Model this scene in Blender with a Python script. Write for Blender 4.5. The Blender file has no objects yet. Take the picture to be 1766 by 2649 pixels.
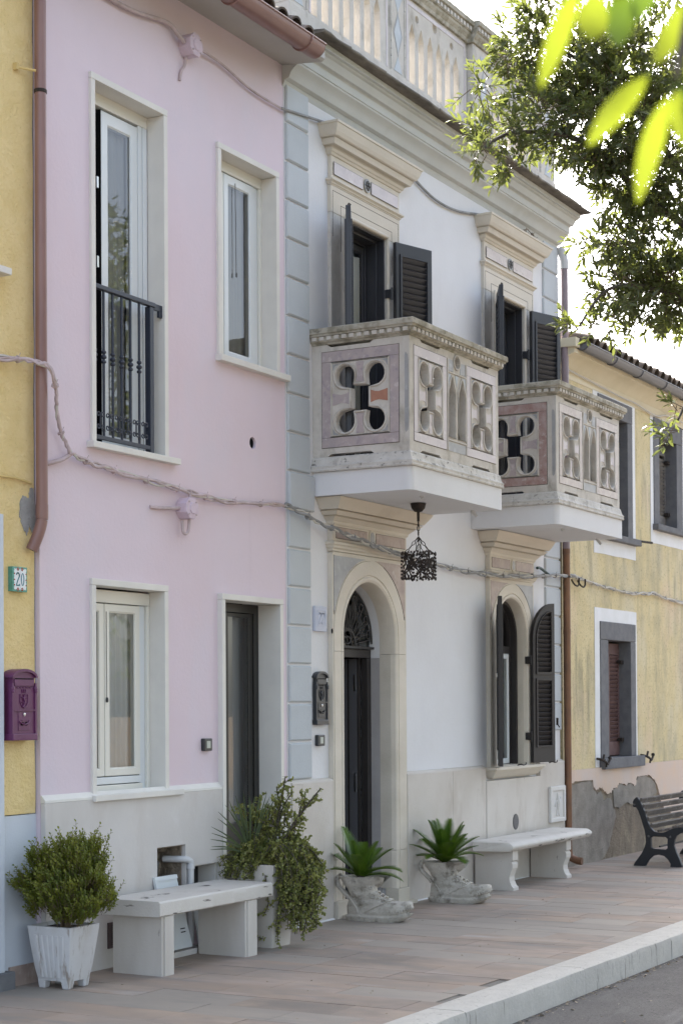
import bpy, bmesh, math, random
from math import sin, cos, pi, radians, sqrt, atan2, tan
from mathutils import Vector, Matrix, noise
from mathutils.geometry import tessellate_polygon

random.seed(7)
SC = bpy.context.scene
COL = SC.collection

# ------------------------------------------------------------------ camera
F, PITCH, ROLL, EYE = 4450.0 / 1766.0, 0.0123, 0.0060, 1.6
YAW = math.atan(2481.0 / 4450.0)
d0 = Vector((cos(YAW), sin(YAW), 0)); rr = Vector((sin(YAW), -cos(YAW), 0)); up = Vector((0, 0, 1))
fw = cos(PITCH) * d0 + sin(PITCH) * up
uu = rr.cross(fw)
r2 = cos(ROLL) * rr + -sin(ROLL) * -uu * -1.0
r2 = cos(ROLL) * rr - sin(ROLL) * uu
u2 = sin(ROLL) * rr + cos(ROLL) * uu
cd = bpy.data.cameras.new('camera')
cam = bpy.data.objects.new('camera', cd); COL.objects.link(cam)
m = Matrix.Identity(4)
for i in range(3):
    m[i][0], m[i][1], m[i][2] = r2[i], u2[i], -fw[i]
m[0][3], m[1][3], m[2][3] = 0.0, -6.431, EYE
cam.matrix_world = m
cd.sensor_fit = 'HORIZONTAL'; cd.sensor_width = 24.0; cd.lens = 24.0 * F
cd.shift_y = ((1826.0 - 4450.0 * tan(PITCH)) - 1324.5) / 1766.0
cd.clip_start = 0.05; cd.clip_end = 2000
cd.dof.use_dof = True; cd.dof.focus_distance = 11.5; cd.dof.aperture_fstop = 6.8
SC.camera = cam

# ------------------------------------------------------------------ sky, sun, exposure
SUN_EL, SUN_AZ = radians(44), radians(54)      # azimuth from +y towards +x
w = bpy.data.worlds.new('World'); SC.world = w; w.use_nodes = True
nt = w.node_tree; nt.nodes.clear()
sky = nt.nodes.new('ShaderNodeTexSky'); sky.sky_type = 'NISHITA'; sky.sun_disc = False
sky.sun_elevation = SUN_EL; sky.sun_rotation = SUN_AZ
sky.air_density = 1.0; sky.dust_density = 4.0; sky.ozone_density = 1.0
hs = nt.nodes.new('ShaderNodeHueSaturation'); hs.inputs['Saturation'].default_value = 0.70
bg = nt.nodes.new('ShaderNodeBackground'); bg.inputs['Strength'].default_value = 0.15
ow = nt.nodes.new('ShaderNodeOutputWorld')
nt.links.new(sky.outputs[0], hs.inputs['Color']); nt.links.new(hs.outputs[0], bg.inputs[0]); nt.links.new(bg.outputs[0], ow.inputs[0])
sd = bpy.data.lights.new('sun', 'SUN'); sd.energy = 4.0; sd.angle = radians(0.5); sd.color = (1.0, 0.95, 0.86)
sun = bpy.data.objects.new('sun', sd); COL.objects.link(sun)
sdir = Vector((cos(SUN_EL) * sin(SUN_AZ), cos(SUN_EL) * cos(SUN_AZ), sin(SUN_EL)))
sun.rotation_euler = (-sdir).to_track_quat('-Z', 'Y').to_euler()
sun.location = (10, 5, 20)
vs = SC.view_settings
vs.view_transform = 'Standard'; vs.look = 'None'; vs.gamma = 1.0; vs.exposure = 2.1
vs.use_curve_mapping = False

# ------------------------------------------------------------------ helpers
WL = {}                                    # world location of every object made here


class MB:
    def __init__(s): s.v = []; s.f = []
    def add(s, vs_, fs):
        b = len(s.v); s.v += [tuple(p) for p in vs_]; s.f += [tuple(b + i for i in f) for f in fs]; return s
    def box(s, x0, x1, y0, y1, z0, z1):
        return s.add([(x0, y0, z0), (x1, y0, z0), (x1, y1, z0), (x0, y1, z0), (x0, y0, z1), (x1, y0, z1), (x1, y1, z1), (x0, y1, z1)],
                     [(0, 3, 2, 1), (4, 5, 6, 7), (0, 1, 5, 4), (1, 2, 6, 5), (2, 3, 7, 6), (3, 0, 4, 7)])
    def loft(s, rings, cap0=True, cap1=True, closed=True):
        n = len(rings[0]); b = len(s.v)
        for r in rings: s.v += [tuple(p) for p in r]
        m_ = n if closed else n - 1
        for i in range(len(rings) - 1):
            for j in range(m_):
                k = (j + 1) % n
                s.f.append((b + i * n + j, b + i * n + k, b + (i + 1) * n + k, b + (i + 1) * n + j))
        if cap0: s.f.append(tuple(b + j for j in reversed(range(n))))
        if cap1: s.f.append(tuple(b + (len(rings) - 1) * n + j for j in range(n)))
        return s
    def tube(s, path, r, n=6, closed=False, cap=True):
        P = [Vector(p) for p in path]; N = len(P)
        rs = r if isinstance(r, (list, tuple)) else [r] * N
        T = []
        for i in range(N):
            if closed: t = P[(i + 1) % N] - P[i - 1]
            else: t = P[min(i + 1, N - 1)] - P[max(i - 1, 0)]
            T.append(t.normalized() if t.length > 1e-9 else Vector((0, 0, 1)))
        a = Vector((0, 0, 1)) if abs(T[0].z) < .9 else Vector((1, 0, 0))
        nrm = (a - a.dot(T[0]) * T[0]).normalized()
        rings = []
        for i in range(N):
            nrm = nrm - nrm.dot(T[i]) * T[i]
            nrm = nrm.normalized() if nrm.length > 1e-6 else T[i].orthogonal().normalized()
            bn = T[i].cross(nrm)
            rings.append([P[i] + rs[i] * (cos(2 * pi * k / n) * nrm + sin(2 * pi * k / n) * bn) for k in range(n)])
        if closed: rings.append(rings[0]); return s.loft(rings, False, False)
        return s.loft(rings, cap, cap)
    def lathe(s, prof, c=(0, 0, 0), n=16, mp=None):
        rings = []
        for r, z in prof:
            ring = [Vector((r * cos(2 * pi * k / n), r * sin(2 * pi * k / n), z)) for k in range(n)]
            if mp: ring = [mp @ p for p in ring]
            rings.append([p + Vector(c) for p in ring])
        return s.loft(rings)
    def ball(s, c, r, n=8, sx=1, sy=1, sz=1):
        rings = []
        for i in range(1, n // 2 + 1):
            t = pi * i / (n // 2 + 1)
            rings.append([(c[0] + sx * r * sin(t) * cos(2 * pi * k / n), c[1] + sy * r * sin(t) * sin(2 * pi * k / n), c[2] - sz * r * cos(t)) for k in range(n)])
        return s.loft(rings)
    def prism(s, pts, lo, hi, mp):
        """2-D outline pts extruded lo..hi; mp(u,v,w) -> xyz"""
        return s.shape([pts], lo, hi, mp)
    def shape(s, loops, lo, hi, mp):
        loops = [list(l) for l in loops]
        tri = tessellate_polygon([[Vector((u, v, 0)) for u, v in l] for l in loops])
        flat = [p for l in loops for p in l]; n = len(flat); b = len(s.v)
        s.v += [tuple(mp(u, v, lo)) for u, v in flat] + [tuple(mp(u, v, hi)) for u, v in flat]
        s.f += [tuple(b + i for i in t) for t in tri] + [tuple(b + n + i for i in reversed(t)) for t in tri]
        o = 0
        for l in loops:
            k = len(l)
            for i in range(k):
                j = (i + 1) % k
                s.f.append((b + o + i, b + o + j, b + n + o + j, b + n + o + i))
            o += k
        return s
    def xf(s, M, start=0):
        s.v[start:] = [tuple(M @ Vector(p)) for p in s.v[start:]]; return s


def mesh(name, mb, mt, smooth=None, fix=True):
    me = bpy.data.meshes.new(name)
    me.from_pydata(mb.v, [], mb.f)
    if fix:
        bm = bmesh.new(); bm.from_mesh(me)
        bmesh.ops.recalc_face_normals(bm, faces=bm.faces); bm.to_mesh(me); bm.free()
    if mt: me.materials.append(mt)
    if smooth is not None:
        me.polygons.foreach_set('use_smooth', [True] * len(me.polygons))
        if smooth < 180: me.set_sharp_from_angle(angle=radians(smooth))
    me.update()
    return me


def obj(name, mb, mt, parent=None, smooth=None, bevel=0, seg=2, fix=True):
    """one mesh object whose geometry is given in world metres"""
    xs = [p[0] for p in mb.v]; ys = [p[1] for p in mb.v]; zs = [p[2] for p in mb.v]
    c = Vector(((min(xs) + max(xs)) / 2, (min(ys) + max(ys)) / 2, min(zs)))
    mb.v = [(p[0] - c.x, p[1] - c.y, p[2] - c.z) for p in mb.v]
    o = bpy.data.objects.new(name, mesh(name, mb, mt, smooth, fix)); COL.objects.link(o)
    if parent is not None: o.parent = parent
    o.location = c - (WL[parent] if parent is not None else Vector((0, 0, 0)))
    WL[o] = c
    if bevel:
        bv = o.modifiers.new('bevel', 'BEVEL'); bv.width = bevel; bv.segments = seg; bv.limit_method = 'ANGLE'; bv.angle_limit = radians(40)
    return o


def inst(name, me, parent, loc, rot=(0, 0, 0), scale=None):
    o = bpy.data.objects.new(name, me); COL.objects.link(o)
    if parent is not None: o.parent = parent
    o.location = Vector(loc) - (WL[parent] if parent is not None else Vector((0, 0, 0)))
    o.rotation_euler = rot
    if scale: o.scale = scale
    WL[o] = Vector(loc)
    return o


def empty(name, loc, parent=None):
    o = bpy.data.objects.new(name, None); COL.objects.link(o); o.empty_display_size = .1
    if parent is not None: o.parent = parent
    o.location = Vector(loc) - (WL[parent] if parent is not None else Vector((0, 0, 0))); WL[o] = Vector(loc)
    return o


def tag(o, label, cat, group=None, kind=None):
    o['label'] = label; o['category'] = cat
    if group: o['group'] = group
    if kind: o['kind'] = kind
    return o


def struct(o): o['kind'] = 'structure'; return o
def stuff(o): o['kind'] = 'stuff'; return o


XZ = lambda u, v, w: (u, w, v)             # facade mapping: u along x, v up, w depth in y


def rect(u0, u1, v0, v1): return [(u0, v0), (u1, v0), (u1, v1), (u0, v1)]
def circ(c, r, n=20, ru=1.0): return [(c[0] + ru * r * cos(2 * pi * k / n), c[1] + r * sin(2 * pi * k / n)) for k in range(n)]


def arch(c, hw, z0, zs, n=18, rise=None):
    """round-headed opening: base z0, spring zs"""
    rise = rise or hw
    return [(c - hw, z0), (c + hw, z0)] + [(c + hw * cos(pi * k / n), zs + rise * sin(pi * k / n)) for k in range(n + 1)]


def sweep(x0, x1, d, prof, y0=0.0):
    """closed moulding profile [(offset, z)] swept round three sides of a block that projects d from the wall"""
    mb = MB(); rings = []
    for o, z in prof:
        rings.append([(x0 - o, y0, z), (x0 - o, -d - o, z), (x1 + o, -d - o, z), (x1 + o, y0, z)])
    n = len(rings)
    for r in rings: mb.v += r
    for i in range(n):
        k = (i + 1) % n
        for j in range(3): mb.f.append((i * 4 + j, i * 4 + j + 1, k * 4 + j + 1, k * 4 + j))
    mb.f.append(tuple(i * 4 for i in range(n))); mb.f.append(tuple(i * 4 + 3 for i in reversed(range(n))))
    return mb


def catmull(P, n=6):
    P = [Vector(p) for p in P]; out = []
    for i in range(len(P) - 1):
        a = P[max(i - 1, 0)]; b = P[i]; c = P[i + 1]; d = P[min(i + 2, len(P) - 1)]
        for k in range(n):
            t = k / n
            out.append(.5 * ((2 * b) + (c - a) * t + (2 * a - 5 * b + 4 * c - d) * t * t + (3 * b - a - 3 * c + d) * t ** 3))
    out.append(P[-1]); return out


# ------------------------------------------------------------------ materials
def mat(name, col, col2=None, sc=3.0, rough=.8, bump=0.0, bsc=80.0, st=(1, 1, 1), bst=(1, 1, 1), layers=(), metal=0.0, spec=.35, rnd=0.0, bdist=.01, lo=.35, hi=.65, det=4.0):
    M = bpy.data.materials.new(name); M.use_nodes = True
    t = M.node_tree; N = t.nodes; L = t.links
    b = N['Principled BSDF']; b.inputs['Roughness'].default_value = rough; b.inputs['Metallic'].default_value = metal
    b.inputs['Specular IOR Level'].default_value = spec
    geo = N.new('ShaderNodeNewGeometry')

    def nz(scale, stretch, detail=4.0, rgh=.6):
        mp = N.new('ShaderNodeMapping'); mp.inputs['Scale'].default_value = stretch
        L.new(geo.outputs['Position'], mp.inputs['Vector'])
        n = N.new('ShaderNodeTexNoise'); n.inputs['Scale'].default_value = scale; n.inputs['Detail'].default_value = detail; n.inputs['Roughness'].default_value = rgh
        L.new(mp.outputs[0], n.inputs['Vector']); return n.outputs[0]

    def rng(sock, a, c, o=1.0):
        r = N.new('ShaderNodeMapRange'); r.inputs[1].default_value = a; r.inputs[2].default_value = c; r.inputs[3].default_value = 0; r.inputs[4].default_value = o
        L.new(sock, r.inputs[0]); return r.outputs[0]

    def mix(f, a, c):
        x = N.new('ShaderNodeMix'); x.data_type = 'RGBA'
        if isinstance(f, float): x.inputs[0].default_value = f
        else: L.new(f, x.inputs[0])
        for s_, i in ((a, 6), (c, 7)):
            if isinstance(s_, tuple): x.inputs[i].default_value = (*s_[:3], 1)
            else: L.new(s_, x.inputs[i])
        return x.outputs[2]
    cur = tuple(col)
    if col2 is not None: cur = mix(rng(nz(sc, st, det), lo, hi), cur, tuple(col2))
    for (lc, ls, a, c, lst, am) in layers:
        cur = mix(rng(nz(ls, lst, 5.0), a, c, am), cur, tuple(lc))
    if rnd:
        oi = N.new('ShaderNodeObjectInfo'); hsv = N.new('ShaderNodeHueSaturation')
        L.new(rng(oi.outputs['Random'], 0, 1), hsv.inputs['Value'])
        mr = N.new('ShaderNodeMapRange'); mr.inputs[3].default_value = 1 - rnd; mr.inputs[4].default_value = 1 + rnd
        L.new(oi.outputs['Random'], mr.inputs[0]); L.new(mr.outputs[0], hsv.inputs['Value'])
        if isinstance(cur, tuple): hsv.inputs['Color'].default_value = (*cur, 1)
        else: L.new(cur, hsv.inputs['Color'])
        cur = hsv.outputs[0]
    if isinstance(cur, tuple): b.inputs['Base Color'].default_value = (*cur, 1)
    else: L.new(cur, b.inputs['Base Color'])
    if bump:
        bp = N.new('ShaderNodeBump'); bp.inputs['Strength'].default_value = bump; bp.inputs['Distance'].default_value = bdist
        L.new(nz(bsc, bst, 6.0, .65), bp.inputs['Height']); L.new(bp.outputs[0], b.inputs['Normal'])
    return M


def leaf_mat(name, c1, c2, trans, tmix=.45, gloss=.5, sc=14.0):
    M = mat(name, c1, c2, sc=sc, rough=gloss, spec=.5, det=2.0)
    t = M.node_tree; N = t.nodes; L = t.links
    b = N['Principled BSDF']; out = N['Material Output']
    tr = N.new('ShaderNodeBsdfTranslucent'); tr.inputs[0].default_value = (*trans, 1)
    mx = N.new('ShaderNodeMixShader'); mx.inputs[0].default_value = tmix
    L.new(b.outputs[0], mx.inputs[1]); L.new(tr.outputs[0], mx.inputs[2]); L.new(mx.outputs[0], out.inputs[0])
    return M


def glass_mat(name, tint=(.84, .86, .87), f0=.035):
    M = bpy.data.materials.new(name); M.use_nodes = True
    t = M.node_tree; N = t.nodes; L = t.links; N.remove(N['Principled BSDF'])
    tr = N.new('ShaderNodeBsdfTransparent'); tr.inputs[0].default_value = (*tint, 1)
    g = N.new('ShaderNodeBsdfGlossy'); g.inputs['Roughness'].default_value = .01
    lw = N.new('ShaderNodeFresnel'); lw.inputs[0].default_value = 1.5
    mx = N.new('ShaderNodeMixShader')
    ma = N.new('ShaderNodeMath'); ma.operation = 'ADD'; ma.inputs[1].default_value = f0; L.new(lw.outputs[0], ma.inputs[0])
    L.new(ma.outputs[0], mx.inputs[0]); L.new(tr.outputs[0], mx.inputs[1]); L.new(g.outputs[0], mx.inputs[2]); L.new(mx.outputs[0], N['Material Output'].inputs[0])
    return M


DIRT = (.10, .09, .075)
M = {}
M['pink'] = mat('pink_plaster', (.672, .572, .622), (.65, .552, .60), sc=1.1, rough=.9, bump=.22, bsc=32, layers=[((.65, .51, .535), .9, .50, .75, (1, 1, .5), .6), ((.70, .62, .64), 9, .68, .8, (1, 1, 1), .3), ((.61, .565, .62), 1.7, .52, .7, (1, 1, .6), .5), ((.58, .48, .53), 7, .60, .74, (1, 1, .12), .35)])
M['yellow'] = mat('yellow_roughcast', (.82, .645, .33), (.76, .585, .27), sc=9, rough=.95, bump=.65, bsc=42, bdist=.03, layers=[((.30, .21, .09), 55, .66, .78, (1, 1, 1), .7)])
M['cement'] = mat('grey_cement', (.36, .35, .34), (.25, .245, .24), sc=8, rough=.95, bump=.8, bsc=40, bdist=.015, layers=[((.10, .10, .10), 30, .62, .72, (1, 1, 1), .6)])
M['white'] = mat('white_plaster', (.69, .69, .70), (.655, .65, .655), sc=1.1, rough=.9, bump=.2, bsc=30, layers=[((.60, .59, .58), 6, .58, .76, (1, 1, .15), .4), ((.62, .61, .62), 1.6, .52, .7, (1, 1, .7), .5)])
M['bluewhite'] = mat('pale_blue_paint', (.58, .62, .68), (.55, .585, .63), sc=1.5, rough=.85, bump=.12, bsc=60)
M['quoin'] = mat('grey_blue_plaster', (.485, .515, .535), (.455, .48, .50), sc=2.5, rough=.9, bump=.25, bsc=45, rnd=.05)
M['cornice'] = mat('grey_plaster', (.54, .545, .52), (.49, .495, .47), sc=2, rough=.9, bump=.12, bsc=70, layers=[((.36, .35, .29), 3, .55, .75, (1, 1, .6), .45)])
M['slate'] = mat('dark_slate', (.075, .066, .055), (.21, .185, .15), sc=6, rough=.9, bump=.7, bsc=30, st=(.5, 1, 2), bst=(.4, 1, 1), bdist=.012)
M['trav'] = mat('cream_travertine', (.63, .575, .49), (.57, .52, .435), sc=2.2, rough=.75, bump=.25, bsc=60, st=(.5, 1, 1.5), layers=[((.40, .34, .26), 2.2, .56, .78, (.6, 1, .8), .45), ((.20, .17, .13), 55, .70, .76, (.5, .5, 1), .8)])
M['dado'] = mat('travertine_dado', (.59, .55, .50), (.54, .495, .44), sc=2.2, rough=.75, bump=.25, bsc=60, layers=[((.40, .34, .28), 5, .54, .74, (1, 1, .35), .6), ((.47, .42, .36), 1.2, .5, .7, (1, 1, .8), .6), ((.13, .115, .10), 34, .685, .74, (1.4, 1.4, .4), .85)])
M['plinth'] = mat('pale_stone_plinth', (.60, .57, .54), (.555, .525, .495), sc=2.0, rough=.8, bump=.12, bsc=40, layers=[((.48, .43, .39), 3, .50, .72, (1, 1, .3), .65), ((.66, .64, .62), 8, .62, .76, (1, 1, .5), .5)])
M['frame'] = mat('window_stone', (.70, .675, .62), (.645, .62, .575), sc=3.5, rough=.7, bump=.06, bsc=50, layers=[((.50, .46, .40), 5, .62, .8, (1, 1, .5), .35)])
M['reveal'] = mat('grey_marble_reveal', (.40, .38, .375), (.34, .32, .315), sc=4, rough=.65, layers=[((.20, .185, .18), 22, .66, .74, (1, 1, 1), .5)])
M['old'] = mat('weathered_white_stone', (.585, .55, .50), (.51, .475, .425), sc=7, rough=.9, bump=.6, bsc=45, layers=[((.30, .27, .22), 6, .54, .68, (1, 1, .6), .65), (DIRT, 45, .70, .77, (1, 1, 1), .7)])
M['rail'] = mat('lichened_stone', (.42, .39, .325), (.25, .23, .175), sc=9, rough=.95, bump=.7, bsc=60, bdist=.008, lo=.42, hi=.6, layers=[((.60, .56, .48), 6, .55, .7, (1, 1, 1), .7), ((.24, .23, .07), 3, .62, .75, (1, 1, 1), .5), (DIRT, 35, .6, .7, (.5, .5, 1), .6)])
M['base'] = mat('weathered_base_stone', (.60, .575, .535), (.50, .475, .435), sc=9, rough=.95, bump=.7, bsc=40, layers=[((.30, .28, .25), 11, .54, .66, (1, 1, 1), .6), ((.10, .095, .085), 32, .60, .67, (.7, .7, 1), .8)])
M['rose'] = mat('rose_marble', (.43, .362, .35), (.36, .31, .31), sc=9, rough=.5, layers=[((.56, .50, .50), 16, .56, .68, (1, 1, 1), .7), ((.28, .24, .28), 24, .56, .66, (1, 1, 1), .6)])
M['rosef'] = mat('pale_rose_marble', (.57, .515, .51), (.50, .45, .455), sc=8, rough=.5, layers=[((.66, .61, .59), 16, .55, .68, (1, 1, 1), .7), ((.44, .37, .40), 20, .62, .72, (1, 1, 1), .4)])
M['red'] = mat('red_marble', (.30, .185, .165), (.40, .31, .285), sc=12, rough=.5, layers=[((.52, .46, .42), 22, .58, .68, (1, 1, 1), .7), ((.18, .10, .09), 18, .62, .72, (1, 1, 1), .6)])
M['brown'] = mat('brown_marble', (.40, .315, .265), (.31, .235, .205), sc=11, rough=.5, layers=[((.52, .46, .40), 20, .58, .7, (1, 1, .5), .6), ((.20, .14, .12), 26, .62, .72, (1, 1, .5), .5)])
M['breccia'] = mat('mottled_marble', (.56, .50, .45), (.47, .40, .37), sc=14, rough=.5, layers=[((.25, .19, .18), 30, .60, .68, (1, 1, 1), .65)])
M['greym'] = mat('grey_marble', (.36, .355, .35), (.29, .29, .29), sc=10, rough=.5, layers=[((.50, .51, .52), 18, .58, .7, (1, 1, 1), .5)])
M['bluem'] = mat('blue_grey_inlay', (.45, .48, .50), (.39, .42, .445), sc=9, rough=.6)
M['terra'] = mat('terracotta_patch', (.40, .20, .135), (.36, .175, .12), sc=14, rough=.8)
M['groove'] = mat('dark_joint', (.14, .125, .11), rough=1)
M['black'] = mat('black_opening', (.008, .008, .009), rough=.9, spec=.1)  # slots, holes and openings: their darkness is put into the colour
M['room'] = mat('dim_room', (.045, .043, .042), rough=.9)  # near-black so that the dimness indoors is part of the colour
M['shutter'] = mat('charcoal_painted_wood', (.030, .031, .037), (.036, .036, .042), sc=5, rough=.42, spec=.45, bump=.03, bsc=30)
M['shutterb'] = mat('dark_brown_painted_wood', (.026, .023, .023), (.034, .030, .029), sc=5, rough=.5, spec=.4)
M['maroon'] = mat('faded_maroon_wood', (.11, .062, .060), (.14, .085, .08), sc=9, rough=.7)
M['greyslat'] = mat('weathered_grey_wood', (.20, .19, .18), (.13, .12, .115), sc=10, rough=.85, st=(.3, 1, 1))
M['upvc'] = mat('cream_window_frame', (.70, .685, .62), rough=.35, spec=.5)
M['upvc2'] = mat('white_window_frame', (.66, .69, .70), rough=.35, spec=.5)
M['darkdoor'] = mat('dark_bronze_door', (.020, .019, .017), rough=.4, spec=.5)
M['curtain'] = mat('sheer_curtain', (.78, .79, .78), (.70, .71, .71), sc=3, rough=.95, st=(6, 1, .1))
M['curtaind'] = mat('grey_blind', (.40, .41, .415), (.35, .36, .365), sc=3, rough=.9, st=(5, 1, .1))
M['glass'] = glass_mat('window_glass')
M['iron'] = mat('blue_black_iron', (.020, .025, .040), (.026, .032, .05), sc=8, rough=.45, spec=.5)
M['oldiron'] = mat('rusty_black_iron', (.022, .018, .016), (.045, .032, .025), sc=25, rough=.75, bump=.5, bsc=90)
M['fan'] = mat('grey_wrought_iron', (.045, .043, .043), rough=.6)
M['copper'] = mat('brown_coated_metal', (.245, .135, .115), (.21, .112, .098), sc=6, rough=.38, spec=.5, st=(1, 1, .4), layers=[((.13, .07, .06), 14, .64, .74, (1, 1, .3), .5)])
M['copperr'] = mat('copper_pipe', (.20, .105, .06), (.15, .085, .055), sc=7, rough=.4, metal=.4, layers=[((.30, .15, .10), 6, .58, .7, (1, 1, .4), .5)])
M['mauve'] = mat('mauve_coated_pipe', (.25, .195, .21), (.21, .16, .17), sc=5, rough=.4, spec=.5)
M['gutter'] = mat('dark_grey_metal', (.115, .115, .125), rough=.45, spec=.5)
M['tile'] = mat('old_roof_tile', (.15, .115, .09), (.085, .072, .06), sc=9, rough=.95, bump=.6, bsc=40, rnd=.2, layers=[((.26, .24, .20), 18, .56, .7, (1, 1, 1), .6)])
M['soffit'] = mat('grey_soffit', (.44, .42, .39), (.40, .375, .34), sc=2, rough=.9, bump=.1)
M['ochre'] = mat('ochre_plaster', (.64, .54, .315), (.58, .48, .27), sc=5, rough=.95, bump=.6, bsc=60, bdist=.012, layers=[((.60, .53, .37), 1.3, .48, .64, (1, 1, .6), .8), ((.30, .275, .20), 1.7, .50, .68, (1, 1, .45), .8), ((.22, .20, .14), 5.5, .54, .70, (1, 1, .16), .7), ((.66, .50, .36), 1.0, .55, .7, (1, 1, .8), .6), ((.14, .12, .08), 45, .57, .66, (1, 1, .7), .65)])
M['peach'] = mat('peach_plaster', (.62, .47, .36), (.58, .48, .42), sc=3, rough=.95, bump=.3, bsc=60, layers=[((.46, .40, .36), 2.2, .55, .75, (1, 1, .3), .5)])
M['mud'] = mat('bare_damp_render', (.29, .235, .17), (.18, .145, .11), sc=4, rough=1, bump=1, bsc=30, bdist=.02, st=(1, 1, .4), layers=[((.42, .36, .25), 3, .56, .7, (1, 1, 1), .6), ((.10, .085, .07), 3.5, .55, .75, (1, 1, .3), .7)])
M['greyrender'] = mat('grey_cement_patch', (.31, .275, .235), (.22, .195, .165), sc=6, rough=1, bump=1.0, bsc=45, bdist=.01, layers=[((.14, .125, .11), 10, .60, .74, (1, 1, .6), .6)])
M['peperino'] = mat('grey_volcanic_stone', (.165, .165, .17), (.13, .13, .138), sc=9, rough=.9, bump=.4, bsc=80, layers=[((.07, .07, .07), 70, .64, .72, (1, 1, 1), .5)])
M['whiteband'] = mat('white_limewash', (.74, .74, .75), (.68, .68, .67), sc=4, rough=.95, bump=.2, bsc=60, layers=[((.42, .40, .34), 6, .64, .8, (1, 1, .5), .5)])
M['cream'] = mat('cream_limewash', (.66, .59, .44), (.60, .53, .38), sc=3, rough=.95, bump=.2, bsc=60)
M['bench'] = mat('white_travertine_bench', (.60, .57, .525), (.54, .51, .465), sc=4, rough=.7, bump=.3, bsc=60, st=(1, 1, .5), layers=[((.09, .08, .07), 18, .615, .66, (.25, .25, 1.5), .9), ((.46, .41, .35), 3, .58, .76, (1, 1, .4), .4)])
M['leg'] = mat('travertine_leg', (.58, .545, .50), (.51, .47, .425), sc=4, rough=.75, bump=.2, bsc=60, st=(1, 1, .25), layers=[((.16, .14, .12), 24, .69, .75, (1.2, 1.2, .4), .8), ((.45, .38, .31), 2.5, .55, .75, (1, 1, .4), .5)])
M['pot'] = mat('white_resin_pot', (.56, .555, .555), (.51, .50, .50), sc=5, rough=.65, bump=.12, layers=[((.20, .15, .11), 14, .56, .68, (1.6, 1.6, .35), .75), ((.42, .39, .36), 5, .5, .7, (1, 1, .6), .5)])
M['pot2'] = mat('cream_tall_planter', (.56, .52, .47), (.50, .465, .42), sc=4, rough=.8, bump=.1)
M['boot'] = mat('white_cast_stone', (.56, .52, .46), (.44, .405, .35), sc=9, rough=.9, bump=.9, bsc=45, bdist=.012, layers=[((.15, .13, .10), 8, .52, .66, (1, 1, 1), .85), ((.10, .085, .07), 30, .60, .70, (1, 1, 1), .5)])
M['soil'] = mat('dark_soil', (.035, .026, .02), rough=1, bump=1, bsc=60)
M['purple'] = mat('purple_cast_metal', (.105, .022, .082), (.12, .028, .095), sc=12, rough=.38, spec=.5, bump=.05, bsc=150)
M['mailblack'] = mat('black_cast_metal', (.028, .031, .036), rough=.4, spec=.5)
M['silver'] = mat('silver_metal', (.6, .6, .6), rough=.3, metal=1)
M['bell'] = mat('charcoal_plastic', (.033, .035, .036), rough=.4, spec=.5)
M['bellb'] = mat('pale_green_button', (.42, .45, .40), rough=.4)
M['ceramic'] = mat('white_glaze', (.72, .74, .76), rough=.15, spec=.6)
M['teal'] = mat('teal_glaze', (.05, .20, .24), rough=.2, spec=.5)
M['tgreen'] = mat('green_glaze', (.08, .27, .20), (.12, .33, .27), sc=60, rough=.2, spec=.5)
M['tred'] = mat('brown_red_glaze', (.30, .055, .03), rough=.2, spec=.5)
M['plaque'] = mat('pale_blue_plaque', (.50, .52, .60), rough=.6)
M['relief'] = mat('white_marble_relief', (.62, .60, .57), (.58, .56, .53), sc=10, rough=.6)
M['jbox'] = mat('pink_painted_plastic', (.60, .49, .56), (.55, .44, .50), sc=20, rough=.6)
M['cablep'] = mat('pink_painted_cable', (.52, .42, .43), (.40, .32, .31), sc=14, rough=.7)
M['cabley'] = mat('yellow_painted_cable', (.60, .45, .19), rough=.8)
M['cableg'] = mat('grey_cable', (.30, .30, .30), (.20, .20, .195), sc=12, rough=.7)
M['cablec'] = mat('cream_cable', (.50, .47, .42), rough=.8)
M['pvc'] = mat('grey_white_pvc', (.55, .55, .55), rough=.4)
M['vent'] = mat('brown_plastic_vent', (.085, .055, .055), rough=.5)
M['lead'] = mat('grey_metal_vent', (.09, .088, .085), rough=.5)
M['rubble'] = mat('rubble_stone', (.20, .165, .125), (.34, .28, .21), sc=12, rough=1, bump=1, bsc=30, bdist=.03)
M['paver'] = mat('sandstone_paver', (.32, .245, .192), (.265, .222, .188), sc=3.0, rough=.75, bump=.12, bsc=60, rnd=.07, st=(1, .5, 1), lo=.38, hi=.62, layers=[((.37, .295, .25), 2.6, .50, .66, (1.3, .5, 1), .7), ((.20, .19, .185), 3.5, .54, .74, (1.8, .35, 1), .75), ((.42, .395, .37), 2.0, .60, .72, (2, .4, 1), .5), ((.15, .135, .12), 1.1, .50, .70, (1, .6, 1), .7), ((.40, .31, .235), 1.6, .54, .68, (1, .7, 1), .6)])
M['paverg'] = mat('grey_sandstone_paver', (.31, .27, .228), (.26, .23, .20), sc=3.0, rough=.75, bump=.12, bsc=60, rnd=.06, st=(1, .4, 1), layers=[((.36, .29, .25), 3.3, .56, .7, (1, .5, 1), .5), ((.19, .18, .17), 3, .54, .72, (1.5, .4, 1), .6)])
M['mortar'] = mat('pavement_mortar', (.22, .20, .175), (.15, .14, .125), sc=12, rough=1, bump=.4)
M['kerb'] = mat('white_travertine_kerb', (.49, .465, .42), (.44, .415, .375), sc=9, rough=.85, bump=.5, bsc=50, layers=[((.44, .42, .39), 30, .52, .66, (.5, 1, 1), .6), ((.16, .145, .125), 34, .60, .70, (1, 1, .10), .75)])
M['kerbf'] = M['kerb']
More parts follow.
